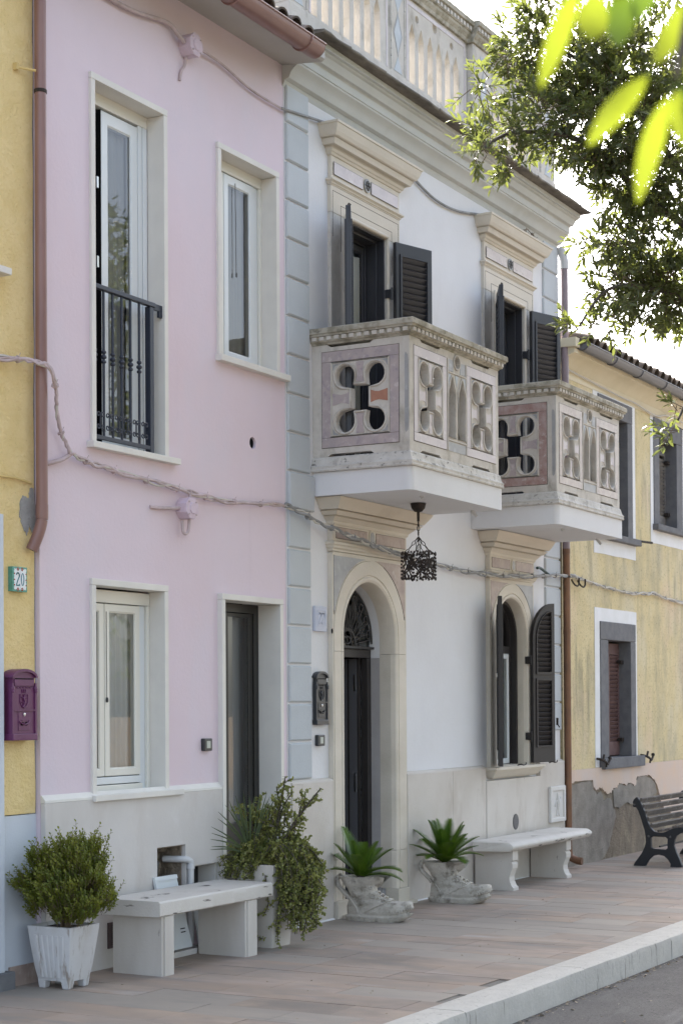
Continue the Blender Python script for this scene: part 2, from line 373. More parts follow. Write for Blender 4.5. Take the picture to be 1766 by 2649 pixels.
M['asphalt'] = mat('asphalt', (.105, .097, .090), (.145, .135, .125), sc=2.5, rough=.9, bump=.8, bsc=160, bdist=.01, layers=[((.055, .053, .052), 60, .54, .64, (1, 1, 1), .7), ((.26, .25, .235), 2.2, .54, .70, (.35, 3, 1), .6), ((.30, .29, .27), 45, .62, .70, (1, 1, 1), .6)])
M['ground'] = mat('far_ground', (.22, .15, .085), (.16, .11, .06), sc=.4, rough=.95)
M['litter'] = mat('dry_leaf_litter', (.22, .15, .09), (.42, .37, .30), sc=30, rough=.9)
M['bark'] = mat('grey_bark', (.13, .11, .09), (.08, .07, .06), sc=14, rough=.95, bump=1, bsc=30, st=(1, 1, .3), bdist=.02)
M['twig'] = mat('brown_twig', (.15, .11, .075), rough=.9)
M['oak'] = leaf_mat('oak_leaf', (.060, .075, .035), (.115, .125, .07), (.29, .335, .07), .34, .33, 9)
M['near'] = leaf_mat('young_leaf', (.06, .10, .012), (.09, .13, .02), (.25, .30, .018), .55, .6, 60)
M['neardark'] = leaf_mat('shaded_young_leaf', (.05, .085, .02), (.07, .105, .02), (.12, .19, .015), .5, .5, 20)  # darker copy of the young leaf, its shade put into the colour
M['box'] = leaf_mat('boxwood_leaf', (.085, .115, .012), (.20, .205, .022), (.26, .32, .02), .35, .5, 13)
M['elephant'] = leaf_mat('succulent_leaf', (.15, .18, .05), (.33, .32, .10), (.28, .32, .06), .25, .42, 22)
M['cycad'] = leaf_mat('cycad_frond', (.05, .115, .012), (.12, .20, .02), (.18, .29, .012), .32, .36, 9)
M['blade'] = leaf_mat('dracaena_blade', (.07, .10, .045), (.10, .13, .06), (.14, .18, .05), .25, .5, 14)
M['benchiron'] = mat('black_cast_iron', (.020, .021, .024), rough=.55, spec=.4)
M['benchwood'] = mat('weathered_bench_wood', (.17, .145, .125), (.10, .088, .08), sc=14, rough=.95, bump=.8, bsc=60, bst=(.2, 1, 1), st=(.25, 1, 1), layers=[((.30, .29, .27), 25, .58, .68, (.6, 1, 1), .7)])


def g(x): return -.0035 * (x - 8.0)        # the pavement falls very slightly away from the camera


# ================================================================== SETTING
mb = MB().add([(-300, -300, -.60), (300, -300, -.60), (300, 300, -.60), (-300, 300, -.60)], [(0, 1, 2, 3)])
struct(obj('ground', mb, M['ground']))
mb = MB()
xs = [-40, 0, 10, 20, 30, 60]
for a, b_ in zip(xs[:-1], xs[1:]):
    mb.add([(a, -14, g(a) - .15), (b_, -14, g(b_) - .15), (b_, -2.5, g(b_) - .15), (a, -2.5, g(a) - .15)], [(0, 1, 2, 3)])
struct(obj('road', mb, M['asphalt']))
pv = MB()
for a, b_ in zip(xs[:-1], xs[1:]):
    pv.add([(a, -2.5, g(a) - .3), (b_, -2.5, g(b_) - .3), (b_, .5, g(b_) - .3), (a, .5, g(a) - .3),
            (a, -2.5, g(a) - .008), (b_, -2.5, g(b_) - .008), (b_, .5, g(b_) - .008), (a, .5, g(a) - .008)],
           [(4, 5, 6, 7), (0, 1, 5, 4)])
pavement = struct(obj('pavement', pv, M['mortar']))
# sandstone slabs: strips across the pavement, staggered
PR = random.Random(3)
lens = [.42, .52, .62, .74]
pm = {}
for L_ in lens:
    for k, mt in (('p', M['paver']), ('g', M['paverg'])):
        q = MB().box(-.1484, .1484, -L_ / 2 + .0018, L_ / 2 - .0018, -.02, 0)
        pm[(L_, k)] = mesh('paving_slab', q, mt)
ntile = 0
x = 6.55
while x < 17.6 and ntile < 298:
    y = .06
    grey_strip = PR.random() < .14
    while y > -2.40:
        L_ = PR.choice(lens)
        if y - L_ < -2.40:
            L_ = .42
        k = 'g' if (grey_strip or PR.random() < .22) else 'p'
        yc = max(y - L_ / 2, -2.40 + L_ / 2)
        if y + 2.40 < .12: break
        s = None
        if y - L_ < -2.40:
            s = (1, (y + 2.40) / L_, 1); yc = (y - 2.40) / 2
        o = inst('paving_slab', pm[(L_, k)], pavement, (x + .15, yc, g(x + .15) + PR.uniform(-.0012, .0012)), (PR.uniform(-.0015, .0015), .0035, 0), s)
        ntile += 1
        y -= L_
    x += .30
far = MB()
while x < 24:
    far.box(x, x + .294, -2.40, .06, g(x) - .02, g(x) - .001); x += .30
stuff(obj('paving_strip', far, M['paver'], pavement))
# kerb stones
kerb = struct(empty('kerb', (8, -2.53, 0)))
x = 2.0
KR = random.Random(5)
while x < 24:
    L_ = KR.uniform(1.25, 1.9)
    q = MB(); n = 9
    rings = []
    for i in range(n):
        xx = x + .003 + (L_ - .006) * i / (n - 1)
        j = lambda a=.004: KR.uniform(-a, a)
        z0 = g(xx)
        rings.append([(xx, -2.408, z0 - .32), (xx, -2.408, z0 + .006), (xx, -2.60 + j(), z0 + .008 + j(.002)), (xx, -2.622 + j(), z0 - .002 + j()), (xx, -2.630 + j(.003), z0 - .03), (xx, -2.634, z0 - .32)])
    q.loft(rings)
    obj('kerb_stone', q, M['kerb'], kerb, smooth=35)
    x += L_
# leaf litter and grit in the gutter of the road
lt = MB(); LR = random.Random(11)
for i in range(720):
    xx = LR.uniform(7.4, 16)
    yy = -2.645 - abs(LR.gauss(0, .035)) if i < 520 else LR.uniform(-3.6, -2.66)
    if i > 585: yy = LR.uniform(-2.35, -.4)
    z = (g(xx) - .147) if yy < -2.6 else g(xx) + .002
    s = LR.uniform(.005, .017) * (1.3 if i > 520 else 1)
    if i > 585: s *= .55
    a = LR.uniform(0, 6.28)
    lt.add([(xx + s * cos(a), yy + s * sin(a), z), (xx + .6 * s * cos(a + 1.6), yy + .6 * s * sin(a + 1.6), z + s * LR.uniform(.1, .8)), (xx - s * cos(a), yy - s * sin(a), z + .001), (xx + .5 * s * cos(a - 1.6), yy + .5 * s * sin(a - 1.6), z + s * .2)], [(0, 1, 2, 3)])
o = stuff(obj('leaf_litter', lt, M['litter'], None, fix=False))
o['label'] = 'dry leaf litter and grit scattered along the foot of the kerb'


# ================================================================== BUILDING SHELLS
def shell(house, x0, x1, z1, depth=7.0):
    """closed body behind the facade sheet: back, sides, top and a dim room lining"""
    mb = MB()
    mb.box(x0, x1, .62, depth, -.3, z1)
    obj('house_body', mb, M['room'], house)
    # side cheeks and top strip between facade sheet and body
    mb = MB().box(x0, x0 + .05, .30, .62, -.3, z1).box(x1 - .05, x1, .30, .62, -.3, z1).box(x0 + .05, x1 - .05, .30, .62, z1 - .05, z1)
    obj('return_wall', mb, M['room'], house)


def facade(house, x0, x1, z0, z1, holes, mt, y0=0., y1=.30):
    mb = MB().shape([rect(x0, x1, z0, z1)] + holes, y0, y1, XZ)
    return obj('wall', mb, mt, house)


def stone_frame(parent, x0, x1, z0, z1, w=.042, proud=.02, deep=.115, bottom=False, name='stone_surround', mt=None, wt=None):
    """jambs and lintel as separate stones, proud of the plaster and lining the reveal"""
    mt = mt or M['frame']; wt = wt or w
    pr = empty(name, (x0, 0, z0), parent)
    obj('jamb', MB().box(x0, x0 + w, -proud, deep, z0, z1 - wt), mt, pr, bevel=.003)
    obj('jamb', MB().box(x1 - w, x1, -proud, deep, z0, z1 - wt), mt, pr, bevel=.003)
    obj('lintel', MB().box(x0 - .001, x1 + .001, -proud - .001, deep, z1 - wt + .001, z1), mt, pr, bevel=.003)
    return pr


def pane(parent, P, y):
    mb = MB().add([(u, y, v) for u, v in P], [tuple(range(len(P)))])
    return obj('pane', mb, M['glass'], parent, fix=False)


def sash(parent, x0, x1, z0, z1, y, w=.09, wb=.06, t=.045, mt=None, glass=True, name='sash'):
    mt = mt or M['upvc']; w = max(.028, w - .020); wb = max(.03, wb - .006)
    mb = MB().shape([rect(x0, x1, z0, z1), rect(x0 + w, x1 - w, z0 + wb, z1 - wb)], y, y + t, XZ)
    s = obj(name, mb, mt, parent, bevel=.006)
    # stepped inner bead
    b2 = MB().shape([rect(x0 + w - .012, x1 - w + .012, z0 + wb - .012, z1 - wb + .012), rect(x0 + w + .004, x1 - w - .004, z0 + wb + .005, z1 - wb - .005)], y + .008, y + .035, XZ)
    obj('glazing_bead', b2, mt, s if WL.get(parent) is None else parent)
    if glass:
        pane(parent, rect(x0 + w - .005, x1 - w + .005, z0 + wb - .005, z1 - wb + .005), y + .0105)
    return s


def curtain(parent, x0, x1, z0, z1, y, mt, amp=.012, pitch=.055, name='curtain'):
    n = int((x1 - x0) / .008) + 2
    P = [(x0 + (x1 - x0) * i / (n - 1), y + amp * sin(2 * pi * (x0 + (x1 - x0) * i / (n - 1)) / pitch) + .3 * amp * sin(17 * i)) for i in range(n)]
    mb = MB().loft([[(a, b_, z0) for a, b_ in P], [(a, b_, z1) for a, b_ in P]], False, False, closed=False)
    return obj(name, mb, mt, parent, smooth=180, fix=False)


# ================================================================== PINK HOUSE
pink = tag(empty('house', (9.3, 0, 0)), 'pink plastered two storey house between the yellow and the white house', 'house')
W1 = (8.405, 9.217, 3.22, 5.492); W2 = (9.816, 10.622, 4.00, 5.462); W3 = (8.394, 9.203, 1.063, 2.387); DR = (9.808, 10.614, -.1, 2.370)
PX0, PX1 = 7.92, 10.715
holes = [rect(W1[0] + .02, W1[1] - .02, W1[2] - .02, W1[3] - .02), rect(W2[0] + .02, W2[1] - .02, W2[2] - .02, W2[3] - .02), rect(W3[0] + .02, W3[1] - .02, W3[2] - .02, W3[3] - .02),
         rect(9.043, 9.362, .30, .695), rect(9.426, 9.765, .30, .545), circ((10.271, 3.457), .042, 16), rect(DR[0] + .02, DR[1] - .02, -.05, DR[3] - .02)]
facade(pink, PX0, PX1, -.2, 6.30, holes, M['pink'])
shell(pink, PX0, PX1, 6.3)
obj('vent_hole', MB().lathe([(.041, 0), (.041, .25), (.001, .25)], (10.271, .02, 3.457), 14, Matrix.Rotation(-pi / 2, 4, 'X')), M['black'], pink)
# plinth with its two meter niches
pl = MB().shape([[(PX0, -.05), (9.807, -.05), (9.807, 1.04), (PX0, 1.04)], rect(9.043, 9.362, .02, .695), rect(9.426, 9.765, .02, .545)], -.035, -.001, XZ)
obj('plinth', pl, M['plinth'], pink, bevel=.004)
lip = MB().loft([[(PX0, -.001, 1.04), (PX0, -.036, 1.04), (PX0, -.034, 1.055), (PX0, -.006, 1.085), (PX0, -.001, 1.085)], [(9.807, -.001, 1.04), (9.807, -.036, 1.04), (9.807, -.034, 1.055), (9.807, -.006, 1.085), (9.807, -.001, 1.085)]])
obj('plinth_cap', lip, M['frame'], pink)
obj('plinth', MB().box(10.617, 10.715, -.035, -.001, -.05, 1.05), M['plinth'], pink, bevel=.004)
# niches
mb = MB().box(9.02, 9.385, .16, .18, 0, .72)
obj('niche_back', mb, M['rubble'], pink)
obj('niche_lining', MB().box(9.0445, 9.052, -.002, .155, .31, .692).box(9.353, 9.3605, -.002, .155, .31, .692).box(9.052, 9.353, -.002, .155, .685, .693), M['rubble'], pink)
obj('niche_lining', MB().box(9.4275, 9.433, -.002, .118, .31, .543).box(9.433, 9.76, -.002, .118, .537, .5435), M['plinth'], pink)
RB = random.Random(2)
for i in range(7):
    c = (9.08 + .25 * RB.random(), .13, .50 + .19 * RB.random()); q = MB().ball(c, RB.uniform(.035, .06), 8, 1.3, .6, .9)
    q.v = [(p[0] + .012 * noise.noise(Vector(p) * 30), p[1], p[2] + .012 * noise.noise(Vector(p) * 30 + Vector((5, 0, 0)))) for p in q.v]
    obj('rubble_stone', q, M['rubble'], pink)
obj('niche_back', MB().box(9.40, 9.79, .12, .14, 0, .57), M['room'], pink)
obj('niche_post', MB().box(9.735, 9.765, -.02, .12, .02, .545), M['frame'], pink)
for dx in (0, .05):
    q = MB().tube(catmull([(9.09 + dx, .05, .40), (9.09 + dx, .05, .53), (9.10 + dx, .05, .575), (9.12 + dx, .06, .585)]), .017, 8)
    q.lathe([(.025, 0), (.025, .03)], (9.09 + dx, .05, .465), 10)
    obj('gas_fitting', q, M['lead'], pink, smooth=50)
q = MB().tube(catmull([(9.30, .10, .60), (9.34, -.03, .60), (9.372, -.055, .59), (9.385, -.058, .56), (9.385, -.058, .40), (9.385, -.058, .05)], 5), .022, 10)
q.lathe([(.027, 0), (.027, .03)], (9.385, -.058, .535), 12)
obj('waste_pipe', q, M['pvc'], pink, smooth=50)
# windows
def roller_box(par, x0, x1, z0, z1, y):
    obj('shutter_box', MB().box(x0, x1, y, y + .12, z0, z1), M['upvc'], par, bevel=.004)
w = empty('window', (8.81, 0, 3.22), pink)
stone_frame(w, *W1, name='surround') if False else None
def surround(par, x0, x1, z0, z1, w_=.042):
    obj('jamb', MB().box(x0, x0 + w_, -.02, .115, z0, z1 - w_), M['frame'], par, bevel=.003)
    obj('jamb', MB().box(x1 - w_, x1, -.02, .115, z0, z1 - w_), M['frame'], par, bevel=.003)
    obj('lintel', MB().box(x0 - .001, x1 + .001, -.021, .115, z1 - w_ + .001, z1), M['frame'], par, bevel=.003)
def sill(par, x0, x1, z0, z1, d=.055, xin0=None, xin1=None):
    obj('sill', MB().box(x0, x1, -d, .13, z0, z1), M['frame'], par, bevel=.004)
surround(w, *W1); sill(w, 8.372, 9.305, 3.182, 3.222)
x0, x1 = 8.447, 9.175
obj('shutter_box', MB().box(x0, x1, .112, .22, 5.375, 5.452), M['upvc'], w, bevel=.004)
obj('guide_rail', MB().box(9.125, 9.172, .112, .19, 3.222, 5.374), M['upvc2'], w, bevel=.004)
obj('guide_rail', MB().box(9.075, 9.118, .114, .19, 3.222, 5.374), M['upvc2'], w, bevel=.004)
obj('guide_rail', MB().box(8.45, 8.49, .112, .19, 3.222, 5.374), M['upvc2'], w, bevel=.004)
sash(w, 8.682, 9.070, 3.235, 5.36, .116, .092, .085, mt=M['upvc2'])
obj('dark_edge_strip', MB().box(8.675, 8.6815, .1165, .17, 3.235, 5.36), M['black'], w)  # black strip added to darken the gap beside the sash
obj('hinge', MB().box(8.640, 8.659, .118, .14, 4.86, 4.93), M['silver'], w); obj('hinge', MB().box(8.640, 8.659, .118, .14, 4.36, 4.43), M['silver'], w)
curtain(w, 8.74, 9.30, 3.24, 5.36, .185, M['curtaind'], .012, .11)
obj('dark_gap_board', MB().box(8.44, 8.72, .166, .172, 3.2, 5.4), M['black'], w)  # black board stands in for the unlit interior behind the gap
w = empty('window', (10.22, 0, 4.0), pink)
surround(w, *W2); sill(w, 9.800, 10.715, 3.958, 4.002)
obj('shutter_box', MB().box(9.858, 10.58, .106, .22, 5.345, 5.42), M['upvc'], w, bevel=.004)
obj('guide_rail', MB().box(10.485, 10.545, .125, .19, 4.002, 5.344), M['upvc2'], w, bevel=.004)
obj('guide_rail', MB().box(10.548, 10.58, .106, .19, 4.002, 5.344), M['upvc'], w, bevel=.004)
sash(w, 9.70, 10.082, 4.03, 5.34, .112, .085, .07, mt=M['upvc']); sash(w, 10.088, 10.482, 4.03, 5.34, .112, .078, .07, mt=M['upvc2'])
curtain(w, 10.0, 10.60, 4.05, 5.33, .175, M['curtaind'], .008, .16)
obj('blind_cord', MB().tube([(10.23, .108, 5.3), (10.235, .107, 4.66)], .0025, 5).ball((10.235, .105, 4.65), .012, 8, .6, .6, 1.6), M['lead'], w)
w = empty('window', (8.8, 0, 1.063), pink)
surround(w, *W3); sill(w, 8.372, 9.318, 1.026, 1.064, .06)
obj('shutter_box', MB().box(8.436, 9.16, .100, .22, 2.255, 2.335), M['upvc'], w, bevel=.004)
obj('guide_rail', MB().box(9.066, 9.128, .12, .19, 1.064, 2.254), M['upvc2'], w, bevel=.004)
obj('guide_rail', MB().box(9.130, 9.16, .100, .19, 1.064, 2.254), M['upvc'], w, bevel=.004)
sash(w, 8.30, 8.682, 1.165, 2.25, .108, .072, .055, mt=M['upvc']); sash(w, 8.688, 9.062, 1.165, 2.25, .108, .072, .055, mt=M['upvc'])
obj('lower_rail', MB().box(8.436, 9.064, .104, .19, 1.115, 1.160), M['upvc2'], w, bevel=.004); obj('lower_rail', MB().box(8.436, 9.070, .096, .19, 1.066, 1.110), M['upvc'], w, bevel=.004)
curtain(w, 8.72, 9.20, 1.18, 2.24, .168, M['curtain'], .012, .06)
obj('blind_cord', MB().tube([(8.70, .104, 2.2), (8.70, .102, 1.66)], .002, 5).ball((8.70, .100, 1.645), .013, 8, .8, .6, 1.5), M['bell'], w)
# entrance door
w = empty('door', (10.2, 0, 0), pink)
obj('jamb', MB().box(DR[0], DR[0] + .042, -.04, .15, -.05, DR[3] - .042), M['frame'], w, bevel=.003)
obj('jamb', MB().box(DR[1] - .042, DR[1], -.04, .15, -.05, DR[3] - .042), M['frame'], w, bevel=.003)
obj('lintel', MB().box(DR[0] - .001, DR[1] + .001, -.041, .15, DR[3] - .041, DR[3]), M['frame'], w, bevel=.003)
obj('door_frame', MB().shape([[(9.85, -.05), (10.572, -.05), (10.572, 2.327), (9.85, 2.327)], rect(9.89, 10.515, -.02, 2.265)], .148, .22, XZ), M['darkdoor'], w, bevel=.004)
for (a, b_) in ((9.892, 10.118), (10.122, 10.512)):
    obj('door_leaf', MB().shape([rect(a, b_, -.015, 2.262), rect(a + .066, b_ - .06, .775, 2.235)], .160, .205, XZ), M['darkdoor'], w, bevel=.004)
    pane(w, rect(a + .06, b_ - .055, .77, 2.24), .166)
curtain(w, 9.95, 10.70, .05, 2.28, .245, M['curtaind'], .004, .2, 'blind')
obj('threshold', MB().box(9.808, 10.614, -.06, .16, -.06, .015), M['plinth'], w)
# railing in front of the French window
w = empty('railing', (8.8, .0, 3.22), pink)
YR = .005
def bar_profile(x, z0, z1):
    q = MB().tube([(x, YR, z0), (x, YR, z1)], .0085, 8)
    for k, zz in enumerate((3.735, 3.765, 3.795)): q.ball((x, YR, zz), .0195 if k == 1 else .017, 10, 1, 1, .75)
    q.tube([(x, YR, z0), (x, YR, z0 + .03), (x, YR, z0 + .07)], [.003, .010, .0085], 8)
    return q
BP = [8.46, 8.553, 8.646, 8.739, 8.832, 8.925]
bm_ = None
for x in BP:
    obj('baluster', bar_profile(x, 3.275, 4.178), M['iron'], w, smooth=50)
obj('top_rail', MB().box(8.447, 9.085, YR - .018, YR + .018, 4.176, 4.204), M['iron'], w, bevel=.003)
obj('bottom_rail', MB().box(8.447, 9.03, YR - .010, YR + .010, 3.250, 3.275), M['iron'], w, bevel=.002)
obj('end_post', MB().box(9.030, 9.072, YR - .012, YR + .03, 3.224, 4.175), M['iron'], w, bevel=.003)
obj('wall_fixing', MB().box(9.085, 9.174, YR - .006, YR + .012, 4.165, 4.204).box(9.14, 9.174, YR - .006, YR + .012, 4.125, 4.166), M['iron'], w)
def scroll(cx, cz, s):
    P = []
    for k in range(26):
        t = k / 25
        a = pi * .5 + s * 0
        # C-scroll: two curled ends
    up_ = []
    for k in range(12):
        a = radians(-200 + 380 * k / 11); r = .006 + .012 * k / 11
        up_.append((cx + s * (.004 - r * cos(a)), YR - .012, cz + .036 + r * sin(a)))
    dn = [(p[0], p[1], 2 * cz - p[2]) for p in reversed(up_)]
    return up_ + dn
for i in range(12):
    x = 8.478 + i * .0465
    s = 1 if i % 2 == 0 else -1
    obj('scroll', MB().tube(scroll(x, 3.365, s), .0042, 5), M['iron'], w, smooth=60)
# eaves, gutter, roof
mb = MB().loft([[(x, .0, 6.275), (x, -.10, 6.262), (x, -.34, 6.235), (x, -.36, 6.25), (x, -.36, 6.30), (x, .0, 6.34)] for x in (6.0, 10.70)])
obj('eaves_soffit', mb, M['soffit'], pink)
def gutter(par, x0, x1, y, z, r, mt):
    n = 10; out = []; inn = []
    for k in range(n + 1):
        a = pi + pi * k / n
        out.append((y + r * cos(a), z + r * sin(a))); inn.append((y + (r - .006) * cos(a), z + (r - .006) * sin(a)))
    prof = out + inn[::-1]
    mb = MB().loft([[(x0, a, b_) for a, b_ in prof], [(x1, a, b_) for a, b_ in prof]])
    mb.tube([(x0, y - r, z + .004), (x1, y - r, z + .004)], .008, 8)
    mb.prism(out, x0, x0 + .004, lambda u, v, w_: (w_, u, v)); mb.prism(out, x1 - .004, x1, lambda u, v, w_: (w_, u, v))
    return obj('gutter', mb, mt, par, smooth=40)
def strap(par, x, y, z, r, mt):
    P = [(x, y + (r + .004) * cos(pi + pi * k / 10), z + (r + .004) * sin(pi + pi * k / 10)) for k in range(11)]
    return obj('gutter_bracket', MB().tube(P, .007, 6), mt, par)
gutter(pink, 6.5, 10.50, -.40, 6.262, .082, M['copper'])
for x in (10.31, 9.4, 8.5): strap(pink, x, -.40, 6.262, .082, M['copper'])
def coppo(L_=.42, r=.085, n=8):
    out = []
    for (yy, rr_) in ((0, r), (L_, r * .82)):
        out.append([(rr_ * cos(pi * k / n), yy, rr_ * sin(pi * k / n)) for k in range(n + 1)] + [((rr_ - .014) * cos(pi * k / n), yy, (rr_ - .014) * sin(pi * k / n)) for k in reversed(range(n + 1))])
    return MB().loft(out)
TM = mesh('roof_tile', coppo(), M['tile'], 40)
def roof(par, x0, x1, y0, z0, slope, run, pitch=.185, rows=2):
    mb = MB().add([(x0, y0, z0), (x1, y0, z0), (x1, y0 + run, z0 + run * tan(slope)), (x0, y0 + run, z0 + run * tan(slope)), (x0, y0 + run, z0 + run * tan(slope) - .05), (x1, y0 + run, z0 + run * tan(slope) - .05), (x0, y0, z0 - .05), (x1, y0, z0 - .05)],
                  [(0, 1, 2, 3), (3, 2, 5, 4), (6, 7, 1, 0), (0, 3, 4, 6), (1, 7, 5, 2)])
    obj('roof', mb, M['tile'], par)
    TR = random.Random(int(x0 * 10))
    n = int((x1 - x0) / pitch)
    for r in range(rows):
        for i in range(n):
            inst('roof_tile', TM, par, (x0 + pitch * (i + .5), y0 - .05 + r * .34 + TR.uniform(-.015, .015), z0 - .012 + (r * .34 - .05) * tan(slope) + TR.uniform(0, .008)), (slope, 0, TR.uniform(-.04, .04)))
roof(pink, 8.6, 10.52, -.37, 6.300, radians(17), 4.2)
# downpipe on the left edge
q = MB().tube(catmull([(7.880, -.052, 7.0), (7.880, -.052, 3.4), (7.881, -.052, 2.76), (7.880, -.050, 2.69), (7.866, -.040, 2.62), (7.848, -.02, 2.55), (7.838, -.008, 2.515)], 5), .0345, 16)
dp = obj('downpipe', q, M['copper'], pink, smooth=50)
obj('pipe_joint', MB().lathe([(.0368, 0), (.0368, .08)], (7.880, -.052, 2.70), 16), M['copper'], dp, smooth=50)
obj('pipe_clip', MB().lathe([(.038, 0), (.038, .020)], (7.880, -.052, 5.185), 16), M['oldiron'], dp, smooth=50)
obj('pipe_clip', MB().tube([(7.83, -.06, 5.30), (7.74, .02, 5.31)], .008, 6).box(7.73, 7.75, .0, .03, 5.29, 5.33), M['cabley'], dp)

SRF = random.Random(19)
# ================================================================== WHITE HOUSE
white = tag(empty('house', (13.3, 0, 0)), 'white house with two carved stone balconies and grey quoins', 'house')
WX0, WX1 = 10.69, 15.985
DC, AC = 11.937, 14.722                     # door and arched window centres
holes = [rect(11.58, 12.29, 3.32, 5.39), rect(14.39, 15.10, 3.32, 5.39), arch(DC, .44, -.1, 2.144, 18), arch(AC, .37, 1.03, 2.225, 18)]
facade(white, WX0 + .03, WX1, -.2, 6.40, holes, M['white'])
shell(white, WX0 + .03, WX1, 6.42)
# grey-blue quoins
CZ = [1.056 + .2832 * i for i in range(19)]
for (a, b_, e0) in ((10.735, 11.052, 0), (15.605, 15.985, 1)):
    for i in range(18):
        if e0 and i < 1: continue
        z0, z1 = CZ[i], CZ[i + 1]
        if e0 == 0 and 3.15 < (z0 + z1) / 2 < 3.42: a2, b2, pr = a - .005, b_ + .04, .032
        else: a2, b2, pr = a, b_, .020
        rg = [[(a2, -.001, z0 + .006), (b2, -.001, z0 + .006), (b2, -.001, z1 - .010), (a2, -.001, z1 - .010)],
              [(a2, -pr + .010, z0 + .006), (b2, -pr + .010, z0 + .006), (b2, -pr + .010, z1 - .010), (a2, -pr + .010, z1 - .010)],
              [(a2 + .008, -pr, z0 + .016), (b2 - .010, -pr, z0 + .016), (b2 - .010, -pr, z1 - .020), (a2 + .008, -pr, z1 - .020)]]
        obj('quoin', MB().loft(rg), M['quoin'], white)
# travertine dado in slabs
def slab_(x0, x1, z0, z1, y=-.045, mt=None, name='dado_slab', bv=.003):
    return obj(name, MB().box(x0 + .0015, x1 - .0015, y, -.001, z0, z1), mt or M['dado'], white, bevel=bv)
for a, b_ in ((10.718, 10.86), (10.86, 11.322), (12.555, 13.42), (13.42, 14.105), (15.362, 15.99)):
    slab_(a, b_, -.12, 1.030)
    obj('dado_cap', MB().loft([[(x, -.001, 1.030), (x, -.046, 1.030), (x, -.040, 1.042), (x, -.012, 1.056), (x, -.001, 1.056)] for x in (a, b_)]), M['dado'], white)
slab_(14.105, 15.362, -.12, .915, -.052)
for a, b_ in ((10.72, 11.31), (12.66, 13.78), (13.93, 15.04), (15.19, 15.95)):
    q = MB(); rg = []; n = 14
    for i in range(n + 1):
        xx = a + (b_ - a) * i / n; e = SRF.uniform(.004, .018); rg.append([(xx, -.044, g(xx) - .01), (xx, -.052 - e, g(xx) - .004), (xx, -.052 - e * .6, g(xx) + .004), (xx, -.044, g(xx) + .007 + e * .4)])
    obj('mortar_fillet', q.loft(rg), M['whiteband'], white)
# ---- door surround
def crown(par, x0, x1, prof, mt, name='cornice_stone', y0=-.001, d=.043):
    """solid stepped block: prof = [(offset, z)] bottom to top"""
    rings = [[(x0 - o, y0, z), (x0 - o, -d - o, z), (x1 + o, -d - o, z), (x1 + o, y0, z)] for o, z in prof]
    return obj(name, MB().loft(rings), mt, par, bevel=.0)
SX0, SX1 = 11.327, 12.547
sur = empty('door_surround', (DC, 0, 0), white)
ring = lambda r, n=24, a0=0., a1=pi, zs=2.144: [(DC + r * cos(a0 + (a1 - a0) * k / n), zs + r * sin(a0 + (a1 - a0) * k / n)) for k in range(n + 1)]
# field behind the arch (spandrels) in two stones, recessed 8 mm
def moulded_arch(par, c, z0, zs, prof, mt, yface=-.043, n=28, nm='arch_moulding', zjoint=None):
    """profile [(radius, y)] swept up one jamb, over the arch and down the other"""
    path = []
    rings = []
    for r, y in prof: pass
    pts = []
    for i in range(len(prof)):
        r, y = prof[i]
        line = [(c + r, y, z0)] + [(c + r, y, z0 + (zs - z0) * t) for t in (.5,)] + [(c + r * cos(pi * k / n), y, zs + r * sin(pi * k / n)) for k in range(n + 1)] + [(c - r, y, z0 + (zs - z0) * .5), (c - r, y, z0)]
        pts.append(line)
    mb = MB().loft(pts, False, False, closed=False)
    return mb
def closed_arch(par, c, z0, zs, prof, mt, nm, n=28):
    mb = MB(); lines = []
    for r, y in prof:
        lines.append([(c + r, y, z0)] + [(c + r * cos(pi * k / n), y, zs + r * sin(pi * k / n)) for k in range(n + 1)] + [(c - r, y, z0)])
    m_ = len(lines[0]); b_ = 0
    for l in lines: mb.v += l
    q = len(lines)
    for i in range(q):
        k = (i + 1) % q
        for j in range(m_ - 1): mb.f.append((i * m_ + j, i * m_ + j + 1, k * m_ + j + 1, k * m_ + j))
    mb.f.append(tuple(i * m_ for i in range(q))); mb.f.append(tuple(i * m_ + m_ - 1 for i in reversed(range(q))))
    return obj(nm, mb, mt, par, smooth=35)
zs = 2.144
ZJ = 2.014
AP = [(.415, .10), (.415, .0), (.428, -.035), (.445, -.046), (.463, -.044), (.472, -.034), (.478, -.034), (.482, -.043), (.585, -.046), (.590, -.046), (.592, -.001), (.50, .0), (.50, .10)]
closed_arch(sur, DC, ZJ + .002, zs, AP, M['trav'], 'arch_moulding')
for sgn in (1, -1):                          # jamb stones below the springing joint
    for (za, zb) in ((.43, ZJ - .001), (.12, .427)):
        mb = MB(); P = [(DC + sgn * r, y) for r, y in AP]
        mb.prism(P, za, zb, lambda u, v, w_: (u, v, w_)); obj('jamb_stone', mb, M['trav'], sur)
    obj('jamb_foot', MB().box(DC + sgn * .60 - (.0 if sgn < 0 else .20), DC + sgn * .60 + (.20 if sgn < 0 else 0), -.07, .05, -.08, .118), M['trav'], sur, bevel=.004)
